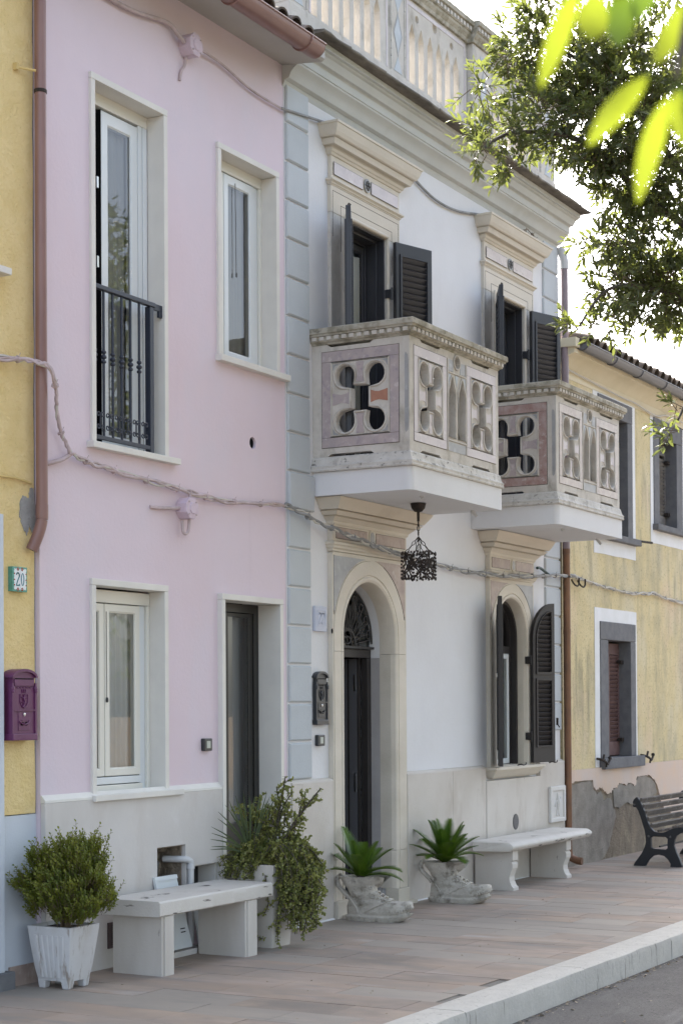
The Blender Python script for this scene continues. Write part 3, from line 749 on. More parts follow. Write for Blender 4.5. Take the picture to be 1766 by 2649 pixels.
# outer frame: thin fillets at the sides up to the band, spandrel field and coloured marble
for sgn in (1, -1):
    xa = DC + sgn * .594; xb = DC + sgn * .610
    obj('side_fillet', MB().box(min(xa, xb), max(xa, xb), -.043, -.001, .118, 2.76), M['trav'], sur)
def spandrel(c, R, x_out, ztop, zs_, n=14, gap=.012, sgn=1, zlow=None):
    pts = []
    a0 = math.acos(min(1, max(-1, (abs(x_out - c) - gap) / R))) if abs(x_out - c) - gap < R else 0.0
    a1 = math.asin(min(1, (ztop - zs_) / R)) if ztop - zs_ < R else pi / 2 - .38
    for k in range(n + 1):
        a = a0 + (a1 - a0) * k / n
        pts.append((c + sgn * R * cos(a), zs_ + R * sin(a)))
    return pts + [(x_out, ztop), (x_out, pts[0][1])]
SPF = lambda sgn, R, off: spandrel(DC, R, DC + sgn * (.594 - off), 2.775 - off, zs, sgn=sgn)
def keyfield(c, R, hw, z0, ztop, zs_, n=28):
    arc = [(c + R * cos(pi * k / n), zs_ + R * sin(pi * k / n)) for k in range(n + 1)]
    return [(c + hw, z0), (c + hw, ztop), (c - hw, ztop), (c - hw, z0)] + [(c - R, z0)] + arc[::-1] + [(c + R, z0)]
obj('spandrel_field', MB().prism(keyfield(DC, .5915, .5935, 2.05, 2.772, zs), -.040, -.001, XZ), M['trav'], sur)
for sgn, mt in ((-1, M['greym']), (1, M['brown'])):
    P = spandrel(DC, .603, DC + sgn * .588, 2.742, zs, sgn=sgn)
    obj('marble_inlay', MB().prism(P, -.0445, -.039, XZ), mt, sur)
    obj('inlay_joint', MB().prism(spandrel(DC, .599, DC + sgn * .592, 2.747, zs, sgn=sgn), -.0415, -.0385, XZ), M['groove'], sur)
crown(sur, SX0, SX1, [(.0, 2.775), (.004, 2.776), (.008, 2.79), (.022, 2.80), (.024, 2.815), (.036, 2.825), (.036, 2.842), (.004, 2.852)], M['trav'])
crown(sur, SX0, SX1, [(.0, 2.8525), (.0, 2.975)], M['trav'], 'frieze_stone', d=.050)
for a, b_ in ((11.375, 11.868), (12.020, 12.522)):
    obj('inlay_joint', MB().box(a - .004, b_ + .004, -.0515, -.049, 2.872, 2.962), M['groove'], sur)
    obj('marble_inlay', MB().box(a, b_, -.054, -.049, 2.876, 2.958), M['brown'], sur)
def oval(par, cx, cz, ru, rv, y, mt, name, t=.006, n=20):
    return obj(name, MB().prism([(cx + ru * cos(2 * pi * k / n), cz + rv * sin(2 * pi * k / n)) for k in range(n)], y - t, y, XZ), mt, par)
oval(sur, 11.944, 2.917, .050, .062, -.049, M['trav'], 'oval_rim', .010); oval(sur, 11.944, 2.917, .034, .048, -.058, M['greym'], 'oval_inlay', .004)
crown(sur, SX0, SX1, [(.010, 2.9755), (.016, 2.985), (.02, 3.0), (.045, 3.022), (.055, 3.03), (.066, 3.031), (.052, 3.033), (.052, 3.038), (.074, 3.040), (.104, 3.064), (.110, 3.067), (.088, 3.069), (.088, 3.076), (.120, 3.078), (.118, 3.082), (.150, 3.125), (.166, 3.150), (.172, 3.163)], M['trav'])
# reveal lining
q = MB()
for sgn in (1, -1): q.box(DC + sgn * .4155 - (.02 if sgn < 0 else 0), DC + sgn * .4155 + (.02 if sgn > 0 else 0), .10, .20, -.05, 1.985)
obj('reveal_slab', q, M['reveal'], sur)
closed_arch(sur, DC, 1.987, zs, [(.4155, .10), (.4155, .20), (.46, .20), (.46, .10)], M['white'], 'reveal_plaster')
obj('door_step', MB().box(11.40, 12.62, -.10, .25, -.12, .012), M['trav'], white, bevel=.004)
# door leaf, transom and iron fanlight
dr = empty('door', (DC, .18, 0), white)
YD = .18
obj('transom', MB().box(11.50, 12.352, YD, YD + .06, 1.985, 2.055), M['shutterb'], dr, bevel=.004)
obj('transom_bar', MB().box(11.50, 12.372, YD - .03, YD, 2.056, 2.075), M['fan'], dr)
for a, b_ in ((11.52, 11.585), (12.29, 12.352)):
    obj('door_frame', MB().box(a, b_, YD, YD + .06, -.05, 1.984), M['shutterb'], dr, bevel=.003)
# right leaf pushed inwards, grey strips along its face
for k, (xa, xb, ya, yb, mt) in enumerate(((12.255, 12.288, .245, .60, M['shutterb']), (12.252, 12.256, .26, .33, M['gutter']), (12.250, 12.256, .35, .40, M['gutter']), (12.250, 12.256, .42, .46, M['lead']))):
    obj('door_leaf' if k == 0 else 'door_moulding', MB().box(xa, xb, ya, yb, -.02, 1.98), mt, dr)
obj('hinge', MB().box(12.243, 12.251, .268, .282, 1.72, 1.85), M['silver'], dr); obj('hinge', MB().box(12.243, 12.251, .268, .282, .9, 1.05), M['silver'], dr)
obj('door_leaf', MB().box(11.60, 11.66, .22, .26, -.02, 1.98), M['shutterb'], dr)
obj('dark_hall_sheet', MB().box(11.45, 12.45, .605, .615, -.1, 2.7), M['black'], dr)  # black sheet in place of the unlit hall
fl = MB(); zf = 2.08; fc = 12.0
fcx = DC
for k in range(17):
    a = pi * (k + .5) / 17
    r1 = .30 if k % 2 else .40
    fl.tube([(fcx + .13 * cos(a), YD - .01, zf + .13 * sin(a)), (fcx + r1 * cos(a), YD - .01, zf + .02 + r1 * sin(a))], .0055, 5)
for r in (.125, .135, .07): fl.tube([(fcx + r * cos(pi * k / 14), YD - .012, zf + r * sin(pi * k / 14)) for k in range(15)], .007, 5)
fl.tube([(fcx + .06 * cos(2 * pi * k / 14), YD - .012, zf + .065 + .055 * sin(2 * pi * k / 14)) for k in range(14)], .006, 5, closed=True)
for k in range(9):
    a = pi * (k + .5) / 9
    c = (fcx + .355 * cos(a), YD - .012, zf + .03 + .355 * sin(a))
    fl.tube([(c[0] + .034 * cos(t), c[1], c[2] + .034 * sin(t)) for t in [2 * pi * i / 12 for i in range(12)]], .0055, 5, closed=True)
for k in range(8):
    a = pi * (k + 1) / 9
    p0 = (fcx + .22 * cos(a), YD - .012, zf + .22 * sin(a))
    for da in (-.13, .13): fl.tube([p0, (fcx + .34 * cos(a + da), YD - .012, zf + .02 + .34 * sin(a + da))], .006, 5)
fl.tube([(fcx + .41 * cos(pi * k / 20), YD - .01, 2.1 + .44 * sin(pi * k / 20)) for k in range(21)], .008, 5)
obj('fanlight_grille', fl, M['fan'], dr, smooth=60)
pane(dr, arch(DC, .415, 2.07, 2.144, 18), YD + .012)
# ---- arched window
aw = empty('arched_window', (AC, 0, 1.03), white)
AZ = 2.232
AP2 = [(.348, .06), (.348, .0), (.358, -.036), (.372, -.046), (.388, -.044), (.396, -.034), (.402, -.034), (.406, -.043), (.478, -.046), (.486, -.046), (.488, -.001), (.42, .0), (.42, .06)]
closed_arch(aw, AC, 2.10, AZ, AP2, M['trav'], 'arch_moulding')
for sgn in (1, -1):
    mb = MB().prism([(AC + sgn * r, y) for r, y in AP2], 1.035, 2.098, lambda u, v, w_: (u, v, w_)); obj('jamb_stone', mb, M['trav'], aw)
    xa = AC + sgn * .490; xb = AC + sgn * .505
    obj('side_fillet', MB().box(min(xa, xb), max(xa, xb), -.043, -.001, 1.035, 2.745), M['trav'], aw)
obj('spandrel_field', MB().prism(keyfield(AC, .4875, .4895, 2.10, 2.757, AZ), -.040, -.001, XZ), M['trav'], aw)
for sgn, mt in ((-1, M['brown']), (1, M['greym'])):
    obj('marble_inlay', MB().prism(spandrel(AC, .499, AC + sgn * .484, 2.725, AZ, sgn=sgn), -.0445, -.039, XZ), mt, aw)
    obj('inlay_joint', MB().prism(spandrel(AC, .495, AC + sgn * .488, 2.730, AZ, sgn=sgn), -.0415, -.0385, XZ), M['groove'], aw)
AX0, AX1 = 14.217, 15.227
crown(aw, AX0, AX1, [(.0, 2.758), (.004, 2.759), (.008, 2.772), (.02, 2.78), (.022, 2.795), (.032, 2.803), (.032, 2.818), (.004, 2.828)], M['trav'])
crown(aw, AX0, AX1, [(.0, 2.8285), (.0, 2.955)], M['trav'], 'frieze_stone', d=.050)
for a, b_ in ((14.250, 14.655), (14.790, 15.200)):
    obj('inlay_joint', MB().box(a - .004, b_ + .004, -.0515, -.049, 2.846, 2.940), M['groove'], aw)
    obj('marble_inlay', MB().box(a, b_, -.054, -.049, 2.85, 2.936), M['brown'], aw)
oval(aw, AC, 2.893, .046, .056, -.049, M['trav'], 'oval_rim', .010); oval(aw, AC, 2.893, .030, .042, -.058, M['greym'], 'oval_inlay', .004)
crown(aw, AX0, AX1, [(.010, 2.9555), (.016, 2.965), (.02, 2.98), (.045, 3.005), (.055, 3.015), (.066, 3.016), (.052, 3.018), (.052, 3.024), (.074, 3.026), (.104, 3.053), (.110, 3.056), (.088, 3.058), (.088, 3.066), (.118, 3.070), (.144, 3.11), (.160, 3.145), (.168, 3.160)], M['trav'])
crown(aw, 14.235, 15.215, [(.0, .930), (.01, .934), (.03, .95), (.062, .99), (.070, 1.000), (.070, 1.006), (.085, 1.010), (.085, 1.034)], M['trav'], 'sill')
obj('sill_top', MB().box(14.36, 15.09, -.05, .14, 1.0345, 1.0395), M['trav'], aw)
closed_arch(aw, AC, 1.04, AZ, [(.347, .06), (.347, .20), (.30, .20), (.30, .115), (.318, .115), (.318, .06)], M['shutterb'], 'window_frame')
obj('transom', MB().box(14.42, 15.02, .118, .165, 2.085, 2.150), M['shutterb'], aw)
sash(aw, 14.62, 15.02, 1.045, 2.083, .125, .05, .05, mt=M['upvc2']); sash(aw, 14.424, 14.618, 1.045, 2.083, .125, .04, .05, mt=M['shutterb'])
pane(aw, arch(AC, .302, 2.15, 2.232, 14), .150)
curtain(aw, 14.45, 15.0, 1.05, 2.08, .22, M['curtain'], .014, .08)
obj('dark_room_sheet', MB().box(14.38, 15.06, .45, .46, 1.0, 2.6), M['black'], aw)  # black sheet, darkness of the interior put into its colour
# ---- shutters (each leaf > slat)
def slat_mesh(wd, mt, th=.008, dp_=.060):
    q = MB().box(-wd / 2, wd / 2, -dp_ / 2, dp_ / 2, -th / 2, th / 2)
    q.xf(Matrix.Rotation(radians(-55), 4, 'X'))
    return mesh('slat', q, mt)
def shutter(par, hinge, dirv, Ht, z0, wd, mt, zones, outline=None, flip=1, pitch=.050, th=.038):
    """leaf from the hinge point along dirv (unit xy vector); zones = louvred openings (v0, v1)"""
    dx, dy = dirv; nx, ny = -dy * flip, dx * flip      # normal
    ang = atan2(dy, dx)
    mp = lambda u, v, w_: (hinge[0] + dx * u + nx * w_, hinge[1] + dy * u + ny * w_, z0 + v)
    st = .062
    out = outline or rect(0, wd, 0, Ht)
    holes_ = []
    for zn in zones:
        holes_.append(zn if isinstance(zn, list) else rect(st, wd - st, zn[0], zn[1]))
    leaf = obj('shutter', MB().shape([out] + holes_, -th / 2, th / 2, mp), mt, par, bevel=.004)
    mb = MB()
    for h in holes_:
        hi = []
        cu = sum(p[0] for p in h) / len(h); cv = sum(p[1] for p in h) / len(h)
        h2 = [(cu + (p[0] - cu) * (1 + .018 / max(.05, wd / 2 - st)), cv + (p[1] - cv) * (1 + .018 / max(.2, (max(q_[1] for q_ in h) - min(q_[1] for q_ in h)) / 2))) for p in h]
        mb.shape([h2, h], -th / 2 - .010, -th / 2 + .001, mp); mb.shape([h2, h], th / 2 - .001, th / 2 + .010, mp)
    obj('shutter_bead', mb, mt, leaf if False else par)
    me = slat_mesh(wd - 2 * st, mt)
    for h in holes_:
        v0 = min(p[1] for p in h); v1 = max(p[1] for p in h)
        n = int((v1 - v0) / pitch + .85)
        for i in range(n):
            v = v0 + (v1 - v0) / n * (i + .5)
            u0, u1 = st, wd - st
            if outline is not None:
                us = []
                for a, b_ in zip(h, h[1:] + h[:1]):
                    if (a[1] - v) * (b_[1] - v) <= 0 and abs(a[1] - b_[1]) > 1e-9: us.append(a[0] + (b_[0] - a[0]) * (v - a[1]) / (b_[1] - a[1]))
                if len(us) < 2: continue
                u0, u1 = min(us), max(us)
                if u1 - u0 < .05: continue
            c = mp((u0 + u1) / 2, v, 0)
            o = inst('slat', me, leaf, c, (0, 0, ang), ((u1 - u0) / (wd - 2 * st), 1, 1))
    return leaf
def hinges(par, x, y, zl, mt):
    for z in zl: obj('hinge', MB().box(x - .018, x + .018, y - .02, y + .03, z - .035, z + .035).tube([(x, y - .025, z - .05), (x, y - .025, z + .05)], .009, 8), mt, par)
for ox, mm, tl in ((0, 'pale', 0), (2.81, 'mottled', 1)):
    bw = empty('balcony_window', (11.93 + ox, 0, 3.34), white)
    X0, X1 = 11.36 + ox, 12.50 + ox; O0, O1 = 11.60 + ox, 12.27 + ox
    obj('jamb_stone', MB().box(X0, O0, -.030, .14, 3.335, 5.365), M['old'], bw, bevel=.004)
    obj('jamb_stone', MB().box(O1, X1, -.030, .14, 3.335, 5.365), M['old'], bw, bevel=.004)
    for a, b_ in ((O0 - .03, O0), (O1, O1 + .03)):
        obj('jamb_roll', MB().tube([((a + b_) / 2, -.030, 3.34), ((a + b_) / 2, -.030, 5.39)], .016, 10), M['trav'], bw, smooth=50)
    obj('lintel_stone', MB().box(X0, X1, -.031, .14, 5.366, 5.572), M['trav'], bw, bevel=.004)
    obj('lintel_roll', MB().tube([(O0 - .015, -.030, 5.382), (O1 + .015, -.030, 5.382)], .017, 10), M['trav'], bw, smooth=50)
    for (a, b_, za, zb) in ((O0 - .09, O1 + .09, 5.44, 5.444), (X0 + .025, X1 - .025, 5.53, 5.534)):
        obj('groove_strip', MB().box(a, b_, -.0322, -.0305, za, zb).box(a, a + .004, -.0322, -.0305, za - .35, za).box(b_ - .004, b_, -.0322, -.0305, za - .35, za), M['groove'], bw)  # raised dark strips, the shade of a cut line put into colour
    crown(bw, X0, X1, [(.003, 5.5725), (.004, 5.578), (.012, 5.584), (.014, 5.592), (.024, 5.600), (.030, 5.604), (.030, 5.616), (.003, 5.622)], M['trav'], d=.030)
    crown(bw, X0 + .006, X1 - .006, [(.0, 5.6225), (.0, 5.798)], M['trav'], 'frieze_stone', d=.030)
    for a, b_ in ((X0 + .04, 11.86 + ox), (12.005 + ox, X1 - .04)):
        obj('inlay_joint', MB().box(a - .004, b_ + .004, -.0375, -.0355, 5.655, 5.755), M['groove'], bw)
        obj('marble_inlay', MB().box(a, b_, -.0395, -.0355, 5.659, 5.751), M['rosef'] if tl == 0 else M['breccia'], bw)
    oval(bw, 11.932 + ox, 5.706, .050, .054, -.036, M['greym'], 'rosette', .008)
    q = MB()
    for k in range(8):
        a = 2 * pi * k / 8; q.ball((11.932 + ox + .028 * cos(a), -.046, 5.706 + .030 * sin(a)), .012, 8, 1, .6, 1)
    q.ball((11.932 + ox, -.047, 5.706), .014, 8)
    obj('rosette_petals', q, M['lead'], bw, smooth=60)
    crown(bw, X0, X1, [(.004, 5.7985), (.010, 5.802), (.016, 5.815), (.026, 5.822), (.032, 5.842), (.046, 5.848), (.036, 5.850), (.036, 5.855), (.072, 5.858), (.080, 5.878), (.090, 5.895), (.080, 5.897), (.080, 5.902), (.098, 5.904), (.108, 5.910), (.122, 5.935), (.134, 5.965), (.140, 5.985), (.148, 5.988), (.150, 6.004)], M['trav'], d=.030)
    # French window: dark frame, one light sash with curtain
    obj('window_frame', MB().shape([rect(O0, O1, 3.34, 5.365), rect(O0 + .05, O1 - .05, 3.36, 5.31)], .141, .20, XZ), M['shutter'], bw, bevel=.004)
    obj('reveal_lining', MB().shape([rect(O0 + .0005, O1 - .0005, 3.341, 5.3645), rect(O0 + .014, O1 - .014, 3.35, 5.352)], -.012, .1405, XZ), M['shutter'], bw, bevel=.003)
    obj('window_frame', MB().shape([rect(O0 + .015, O1 - .015, 3.351, 5.351), rect(O0 + .03, O1 - .03, 3.36, 5.33)], .05, .1405, XZ), M['shutter'], bw, bevel=.003)
    sash(bw, O0 + .052, O0 + .33, 3.40, 5.305, .15, .05, .06, mt=M['shutter']); sash(bw, O0 + .335, O1 - .052, 3.40, 5.305, .15, .05, .06, mt=M['shutter'])
    curtain(bw, O0 + .10, O1 + (.16 if not tl else -.08), 3.4, 5.22, .182, M['curtain'], .010, .11)
    obj('dark_room_sheet', MB().box(O0 - .2, O1 + .2, .50, .51, 3.3, 5.6), M['black'], bw)  # black sheet painted dark for the unlit interior
    # shutters
    HT = 1.955; Z0 = 3.385
    shutter(bw, (O1 + .03, -.085), (cos(radians(-18)), sin(radians(-18))), HT, Z0, .415, M['shutter'], [(.10, .90), (.98, HT - .11)])
    a = radians(180 + 27.5)
    shutter(bw, (O0 - .03, -.075), (cos(a), sin(a)), HT, Z0, .415, M['shutter'], [(.10, .90), (.98, HT - .11)], flip=-1)
    hinges(bw, O1 + .012, -.045, (4.05, 4.92), M['shutter'])
    q = MB().box(11.205 + ox, 11.220 + ox, -.275, -.255, 5.20, 5.33).tube([(11.215 + ox, -.26, 5.345), (11.235 + ox, -.255, 5.36), (11.27 + ox, -.25, 5.36)], .006, 6)
    obj('shutter_latch', q, M['oldiron'], bw)
# arched leaves
wdA = .345
def half_arch(side, wd, z1, zsp, n=10):
    # u=0 hinge side (low), u=wd free side (tall)
    pts = [(0, 0), (wd, 0), (wd, zsp + wd)]
    for k in range(1, n): 
        a = pi / 2 * (1 - k / n); pts.append((wd - wd * cos(a), zsp + wd * sin(a)))
    pts.append((0, zsp)); return pts
OA = half_arch(1, wdA, 0, 1.175)
inner = [(.062, .86), (wdA - .062, .86), (wdA - .062, 1.175 + wdA - .085)]
for k in range(1, 9):
    a = pi / 2 * (1 - k / 9); inner.append((wdA - .062 - (wdA - .124) * cos(a), 1.175 + (wdA - .085) * sin(a)))
inner.append((.062, 1.175))
zonesA = [rect(.062, wdA - .062, .16, .78), inner]
def dd(deg): return (cos(radians(deg)), sin(radians(deg)))
shutter(aw, (15.095, -.075), dd(-14), 1.5, 1.05, wdA, M['shutterb'], zonesA, OA, pitch=.046)
shutter(aw, (14.345, -.075), dd(180 + 25.5), 1.5, 1.05, wdA, M['shutterb'], zonesA, OA, flip=-1, pitch=.046)
hinges(aw, 15.085, -.05, (1.30, 2.02), M['shutterb'])
q = MB()
for hx in (14.62, 15.38):
    q.tube(catmull([(hx, -.13, 1.042), (hx - .02, -.17, 1.052), (hx, -.19, 1.045), (hx + .05, -.19, 1.05), (hx + .08, -.18, 1.062)], 4), .006, 6)
obj('shutter_hook', q, M['oldiron'], aw)
obj('shutter_latch', MB().box(15.44, 15.452, -.20, -.18, 1.40, 1.47).tube([(15.45, -.185, 1.42), (15.475, -.2, 1.38)], .006, 6), M['oldiron'], aw)

# ---- balconies
def quatre(c, su, rU, rV, ou, ov, hu, hv, n=14):
    """four circles joined by a central opening"""
    P = []
    # go round: quadrants in order TR, TL, BL, BR (anticlockwise)
    for sx, sz, order in ((1, 1, 0), (-1, 1, 1), (-1, -1, 0), (1, -1, 1)):
        A = (c[0] + sx * hu[0], c[1] + sz * hv[1])   # on the side tab
        B = (c[0] + sx * hu[1], c[1] + sz * hv[0])   # on the top/bottom tab
        cc = (c[0] + sx * ou, c[1] + sz * ov)
        base = atan2(-sz * ov * rU, -sx * ou * rV)
        arc = []
        for k in range(n + 1):
            t = radians(42) + radians(276) * k / n
            a = base + t if (sx * sz > 0) else base - t
            arc.append((cc[0] + rU * cos(a), cc[1] + rV * sin(a)))
        first, last = (A, B)
        d1 = (arc[0][0] - A[0]) ** 2 + (arc[0][1] - A[1]) ** 2; d2 = (arc[-1][0] - A[0]) ** 2 + (arc[-1][1] - A[1]) ** 2
        if d2 < d1: arc.reverse()
        seq = [A] + arc + [B]
        if order: seq.reverse()
        P += seq
    return P
def off_loop(P, d):
    """offset a loop outwards by d along vertex normals"""
    n = len(P); out = []
    ar_ = sum(P[i][0] * P[(i + 1) % n][1] - P[(i + 1) % n][0] * P[i][1] for i in range(n))
    sg = 1 if ar_ > 0 else -1
    for i in range(n):
        a = P[i - 1]; b_ = P[(i + 1) % n]
        tx, tz = b_[0] - a[0], b_[1] - a[1]; l = sqrt(tx * tx + tz * tz) or 1
        out.append((P[i][0] + sg * d * tz / l, P[i][1] - sg * d * tx / l))
    return out
def lancet(c, hw, z0, zt, n=6):
    zsp = zt - 2.0 * hw
    P = [(c - hw, z0), (c + hw, z0), (c + hw, zsp)]
    for k in range(1, n): t = k / n; P.append((c + hw * (1 - t) ** .8 * (1 - .15 * sin(pi * t)), zsp + (zt - zsp) * t))
    P.append((c, zt))
    for k in range(n - 1, 0, -1): t = k / n; P.append((c - hw * (1 - t) ** .8 * (1 - .15 * sin(pi * t)), zsp + (zt - zsp) * t))
    P.append((c - hw, zsp)); return P
BZ0, BZ1 = 3.452, 4.288
def notched(u0, u1, notches, v0=BZ0, v1=BZ1, dn=.020):
    P = [(u0, v0)]
    for a, b_ in notches: P += [(a, v0), (a + .03, v0 + dn), (b_ - .03, v0 + dn), (b_, v0)]
    P += [(u1, v0), (u1, v1)]
    for a, b_ in reversed(notches): P += [(b_, v1), (b_ - .03, v1 - dn), (a + .03, v1 - dn), (a, v1)]
    P.append((u0, v1)); return P
def side_pieces(par, mp, sgn, c, half, rose, tab, patch=None):
    """inlay, mouldings and small marble pieces of one quatrefoil square, on the outer face w=0 (negative = proud)"""
    hu, hv, hole, R = c['hu'], c['hv'], c['hole'], c
    def tubeloop(P, r, w_=-.002, cl=True):
        q = MB().tube([mp(u, v, w_) for u, v in P], r, 6, closed=cl); return q
    u0, u1, v0, v1 = c['sq']
    q = tubeloop([(u0, v0), (u1, v0), (u1, v1), (u0, v1)], .009); q2 = MB().tube([mp(u, v, -.003) for u, v in off_loop(hole, .012)], .0085, 6, closed=True)
    b0 = len(q.v); q.v += q2.v; q.f += [tuple(i + b0 for i in f) for f in q2.f]
    obj('bead_moulding', q, M['old'], par, smooth=60)
    a, b_, e, f_ = c['marble']
    obj('inlay_joint', MB().shape([rect(a - .005, b_ + .005, e - .005, f_ + .005), rect(u0 + .004, u1 - .004, v0 + .004, v1 - .004)], -.0015, .001, mp), M['groove'], par)
    sp = .0025
    # border in four marble strips
    for st_ in (rect(a, b_, f_ - (f_ - v1) + .008, f_), rect(a, b_, e, v0 - .008), rect(a, u0 - .008, v0 - .0055, v1 + .0055), rect(u1 + .008, b_, v0 - .0055, v1 + .0055)):
        obj('marble_inlay', MB().prism(st_, -.0045, .001, mp), rose, par)
    # tab inlays
    cu, cv = (u0 + u1) / 2, (v0 + v1) / 2
    tabs = []
    for kx, kz in ((0, 1), (0, -1), (1, 0), (-1, 0)):
        P = []
        for t in (0, .25, .5, .75, 1):
            if kz:
                vv = cv + kz * (hv[0] + .022 + t * (abs(v1 - cv) - hv[0] - .034)); hw = hu[1] * .62 - .012 * sin(pi * min(1, t * 1.1))
                P.append((hw, vv))
            else:
                uu_ = cu + kx * (hu[0] + .020 + t * (abs(u1 - cu) - hu[0] - .032)); hw = hv[1] * .62 - .016 * sin(pi * min(1, t * 1.1))
                P.append((uu_, hw))
        if kz: pts = [(cu + h, v) for h, v in P] + [(cu - h, v) for h, v in reversed(P)]
        else: pts = [(u, cv + h) for u, h in P] + [(u, cv - h) for u, h in reversed(P)]
        mt = patch if (patch and kx == 1) else tab
        obj('marble_inlay', MB().prism(pts, -.004, .001, mp), mt, par)
    # corner triangles
    for kx in (1, -1):
        for kz in (1, -1):
            pu, pv = cu + kx * (abs(u1 - cu) - .012), cv + kz * (abs(v1 - cv) - .012)
            obj('slate_inlay', MB().prism([(pu, pv), (pu - kx * .05, pv), (pu - kx * .018, pv - kz * .018), (pu, pv - kz * .05)], -.003, .001, mp), M['greym'], par)
def balcony(ox, rose, rosef, tab, patch):
    b = empty('balcony', (11.9 + ox, -.42, 3.165), white)
    x0, x1, D = 11.114 + ox, 12.690 + ox, .814
    # slab, painted
    rings = []
    r = .05
    out = [(x0 - .003, -.001), (x0 - .003, -D - .016 + r)] + [(x0 - .003 + r - r * cos(pi / 2 * k / 5), -D - .016 + r - r * sin(pi / 2 * k / 5)) for k in range(1, 6)] + [(x1 + .02, -D - .016), (x1 + .02, -.001)]
    obj('balcony_slab', MB().prism(out, 3.1665, 3.340, lambda u, v, w_: (u, v, w_)), M['white'], b, smooth=40)
    q = MB().tube([(11.52 + ox, -.70, 3.168), (11.52 + ox, -.71, 3.145)], .014, 8).tube([(12.58 + ox, -.62, 3.168), (12.60 + ox, -.66, 3.115)], .013, 8)
    obj('drip_spout', q, M['pvc'], b)
    base = [(-.10, 3.341), (.014, 3.341), (.030, 3.342), (.034, 3.352), (.030, 3.362), (.034, 3.380), (.022, 3.392), (.016, 3.41), (.010, 3.440), (.0, 3.4515), (-.10, 3.4515)]
    obj('base_moulding', sweep(x0, x1, D, base, -.001), M['base'], b)
    rl = [(-.10, 4.289), (.004, 4.289), (.010, 4.300), (.028, 4.308), (.030, 4.3135), (.031, 4.3145), (.031, 4.346), (.048, 4.348), (.050, 4.360), (.062, 4.366), (.062, 4.402), (.054, 4.408), (-.10, 4.408)]
    obj('hand_rail', sweep(x0, x1, D, rl, -.001), M['rail'], b)
    dn = MB(); n = 25
    for i in range(n):
        xx = x0 - .025 + (x1 - x0 + .05) * (i + .5) / n; dn.box(xx - .019, xx + .019, -D - .045, -D - .0305, 4.317, 4.344)
    n = 13
    for i in range(n):
        yy = -.01 - (D + .01) * (i + .5) / n
        dn.box(x0 - .045, x0 - .0305, yy - .019, yy + .019, 4.317, 4.344); dn.box(x1 + .0305, x1 + .045, yy - .019, yy + .019, 4.317, 4.344)
    stuff(obj('dentil_course', dn, M['old'], b))
    TH = .056
    # sides: u = distance from the wall, w measured inwards from the outer face
    for side in (0, 1):
        if side == 0: mp = lambda u, v, w_: (x0 + w_, -u, v)
        else: mp = lambda u, v, w_: (x1 - w_, -u, v)
        c = (.405, 3.873)
        hole = quatre(c, 1, .079, .082, .126, .168, (.071, .054), (.095, .074))
        body = MB().shape([notched(.001, D - TH - .001, [(.13, .52)]), hole], 0, TH, mp)
        pan = obj('side_panel', body, M['old'], b)
        C_ = dict(hu=(.071, .054), hv=(.095, .074), hole=hole, sq=(.165, .647, 3.598, 4.150), marble=(.085, .727, 3.520, 4.232))
        side_pieces(b, mp, 1, C_, None, rose, tab, patch if side == 0 else None)
        strip = [(.776, 3.60), (.784, 3.585), (.800, 3.60), (.806, 3.64), (.806, 4.10), (.800, 4.15), (.784, 4.17), (.776, 4.15)]
        obj('slate_inlay', MB().prism(strip, -.004, .001, mp), M['greym'], b)
    # front
    mp = lambda u, v, w_: (x0 + u, -D + w_, v)
    Lf = x1 - x0
    holes_ = []; CS = []
    for cu in (.338, 1.247):
        h = quatre((cu, 3.875), 1, .072, .080, .112, .168, (.060, .046), (.095, .074)); holes_.append(h)
        CS.append(dict(hu=(.060, .046), hv=(.095, .074), hole=h, sq=(cu - .200, cu + .200, 3.602, 4.148), marble=(cu - .270, cu + .270, 3.532, 4.228)))
    lc = [lancet(.706, .056, 3.636, 4.098), lancet(.886, .056, 3.636, 4.098)]
    cm = circ((.796, 4.220), .044, 18)
    body = MB().shape([notched(0, Lf, [(.17, .52), (1.06, 1.41)])] + holes_ + lc + [cm], 0, TH, mp)
    obj('front_panel', body, M['old'], b)
    for C_ in CS: side_pieces(b, mp, 1, C_, None, rosef, M['rosef'] if tab is M['rose'] else tab, None)
    q = MB()
    for l in lc: q.tube([mp(u, v, -.003) for u, v in off_loop(l, .010)], .0075, 6, closed=True)
    q.tube([mp(u, v, -.003) for u, v in circ((.796, 4.220), .054, 18)], .0085, 6, closed=True)
    for (a, b_) in ((.632, 3.53), (.960, 3.53)): q.tube([mp(a, b_, -.002), mp(a, 4.232, -.002)], .0075, 6)
    q.tube([mp(.632, 3.612, -.002), mp(.960, 3.612, -.002)], .0075, 6); q.tube([mp(.632, 4.128, -.002), mp(.960, 4.128, -.002)], .0065, 6)
    obj('bead_moulding', q, M['old'], b, smooth=60)
    for st_ in (rect(.645, .948, 3.530, 3.600), rect(.645, .735, 4.140, 4.228), rect(.857, .948, 4.140, 4.228)):
        obj('slate_inlay', MB().prism(st_, -.003, .001, mp), M['greym'], b)
    for (uu_, s) in ((.640, 1), (.794, 0), (.952, -1)):
        P = [(uu_, 4.118), (uu_ + .05 * s, 4.118), (uu_, 4.0)] if s else [(.764, 4.118), (.828, 4.118), (.796, 4.03)]
        obj('slate_inlay', MB().prism(P, -.003, .001, mp), M['bluem'], b)
    return b
balcony(0, M['rose'], M['rosef'], M['rose'], M['terra'])
balcony(2.81, M['red'], M['breccia'], M['rose'], None)

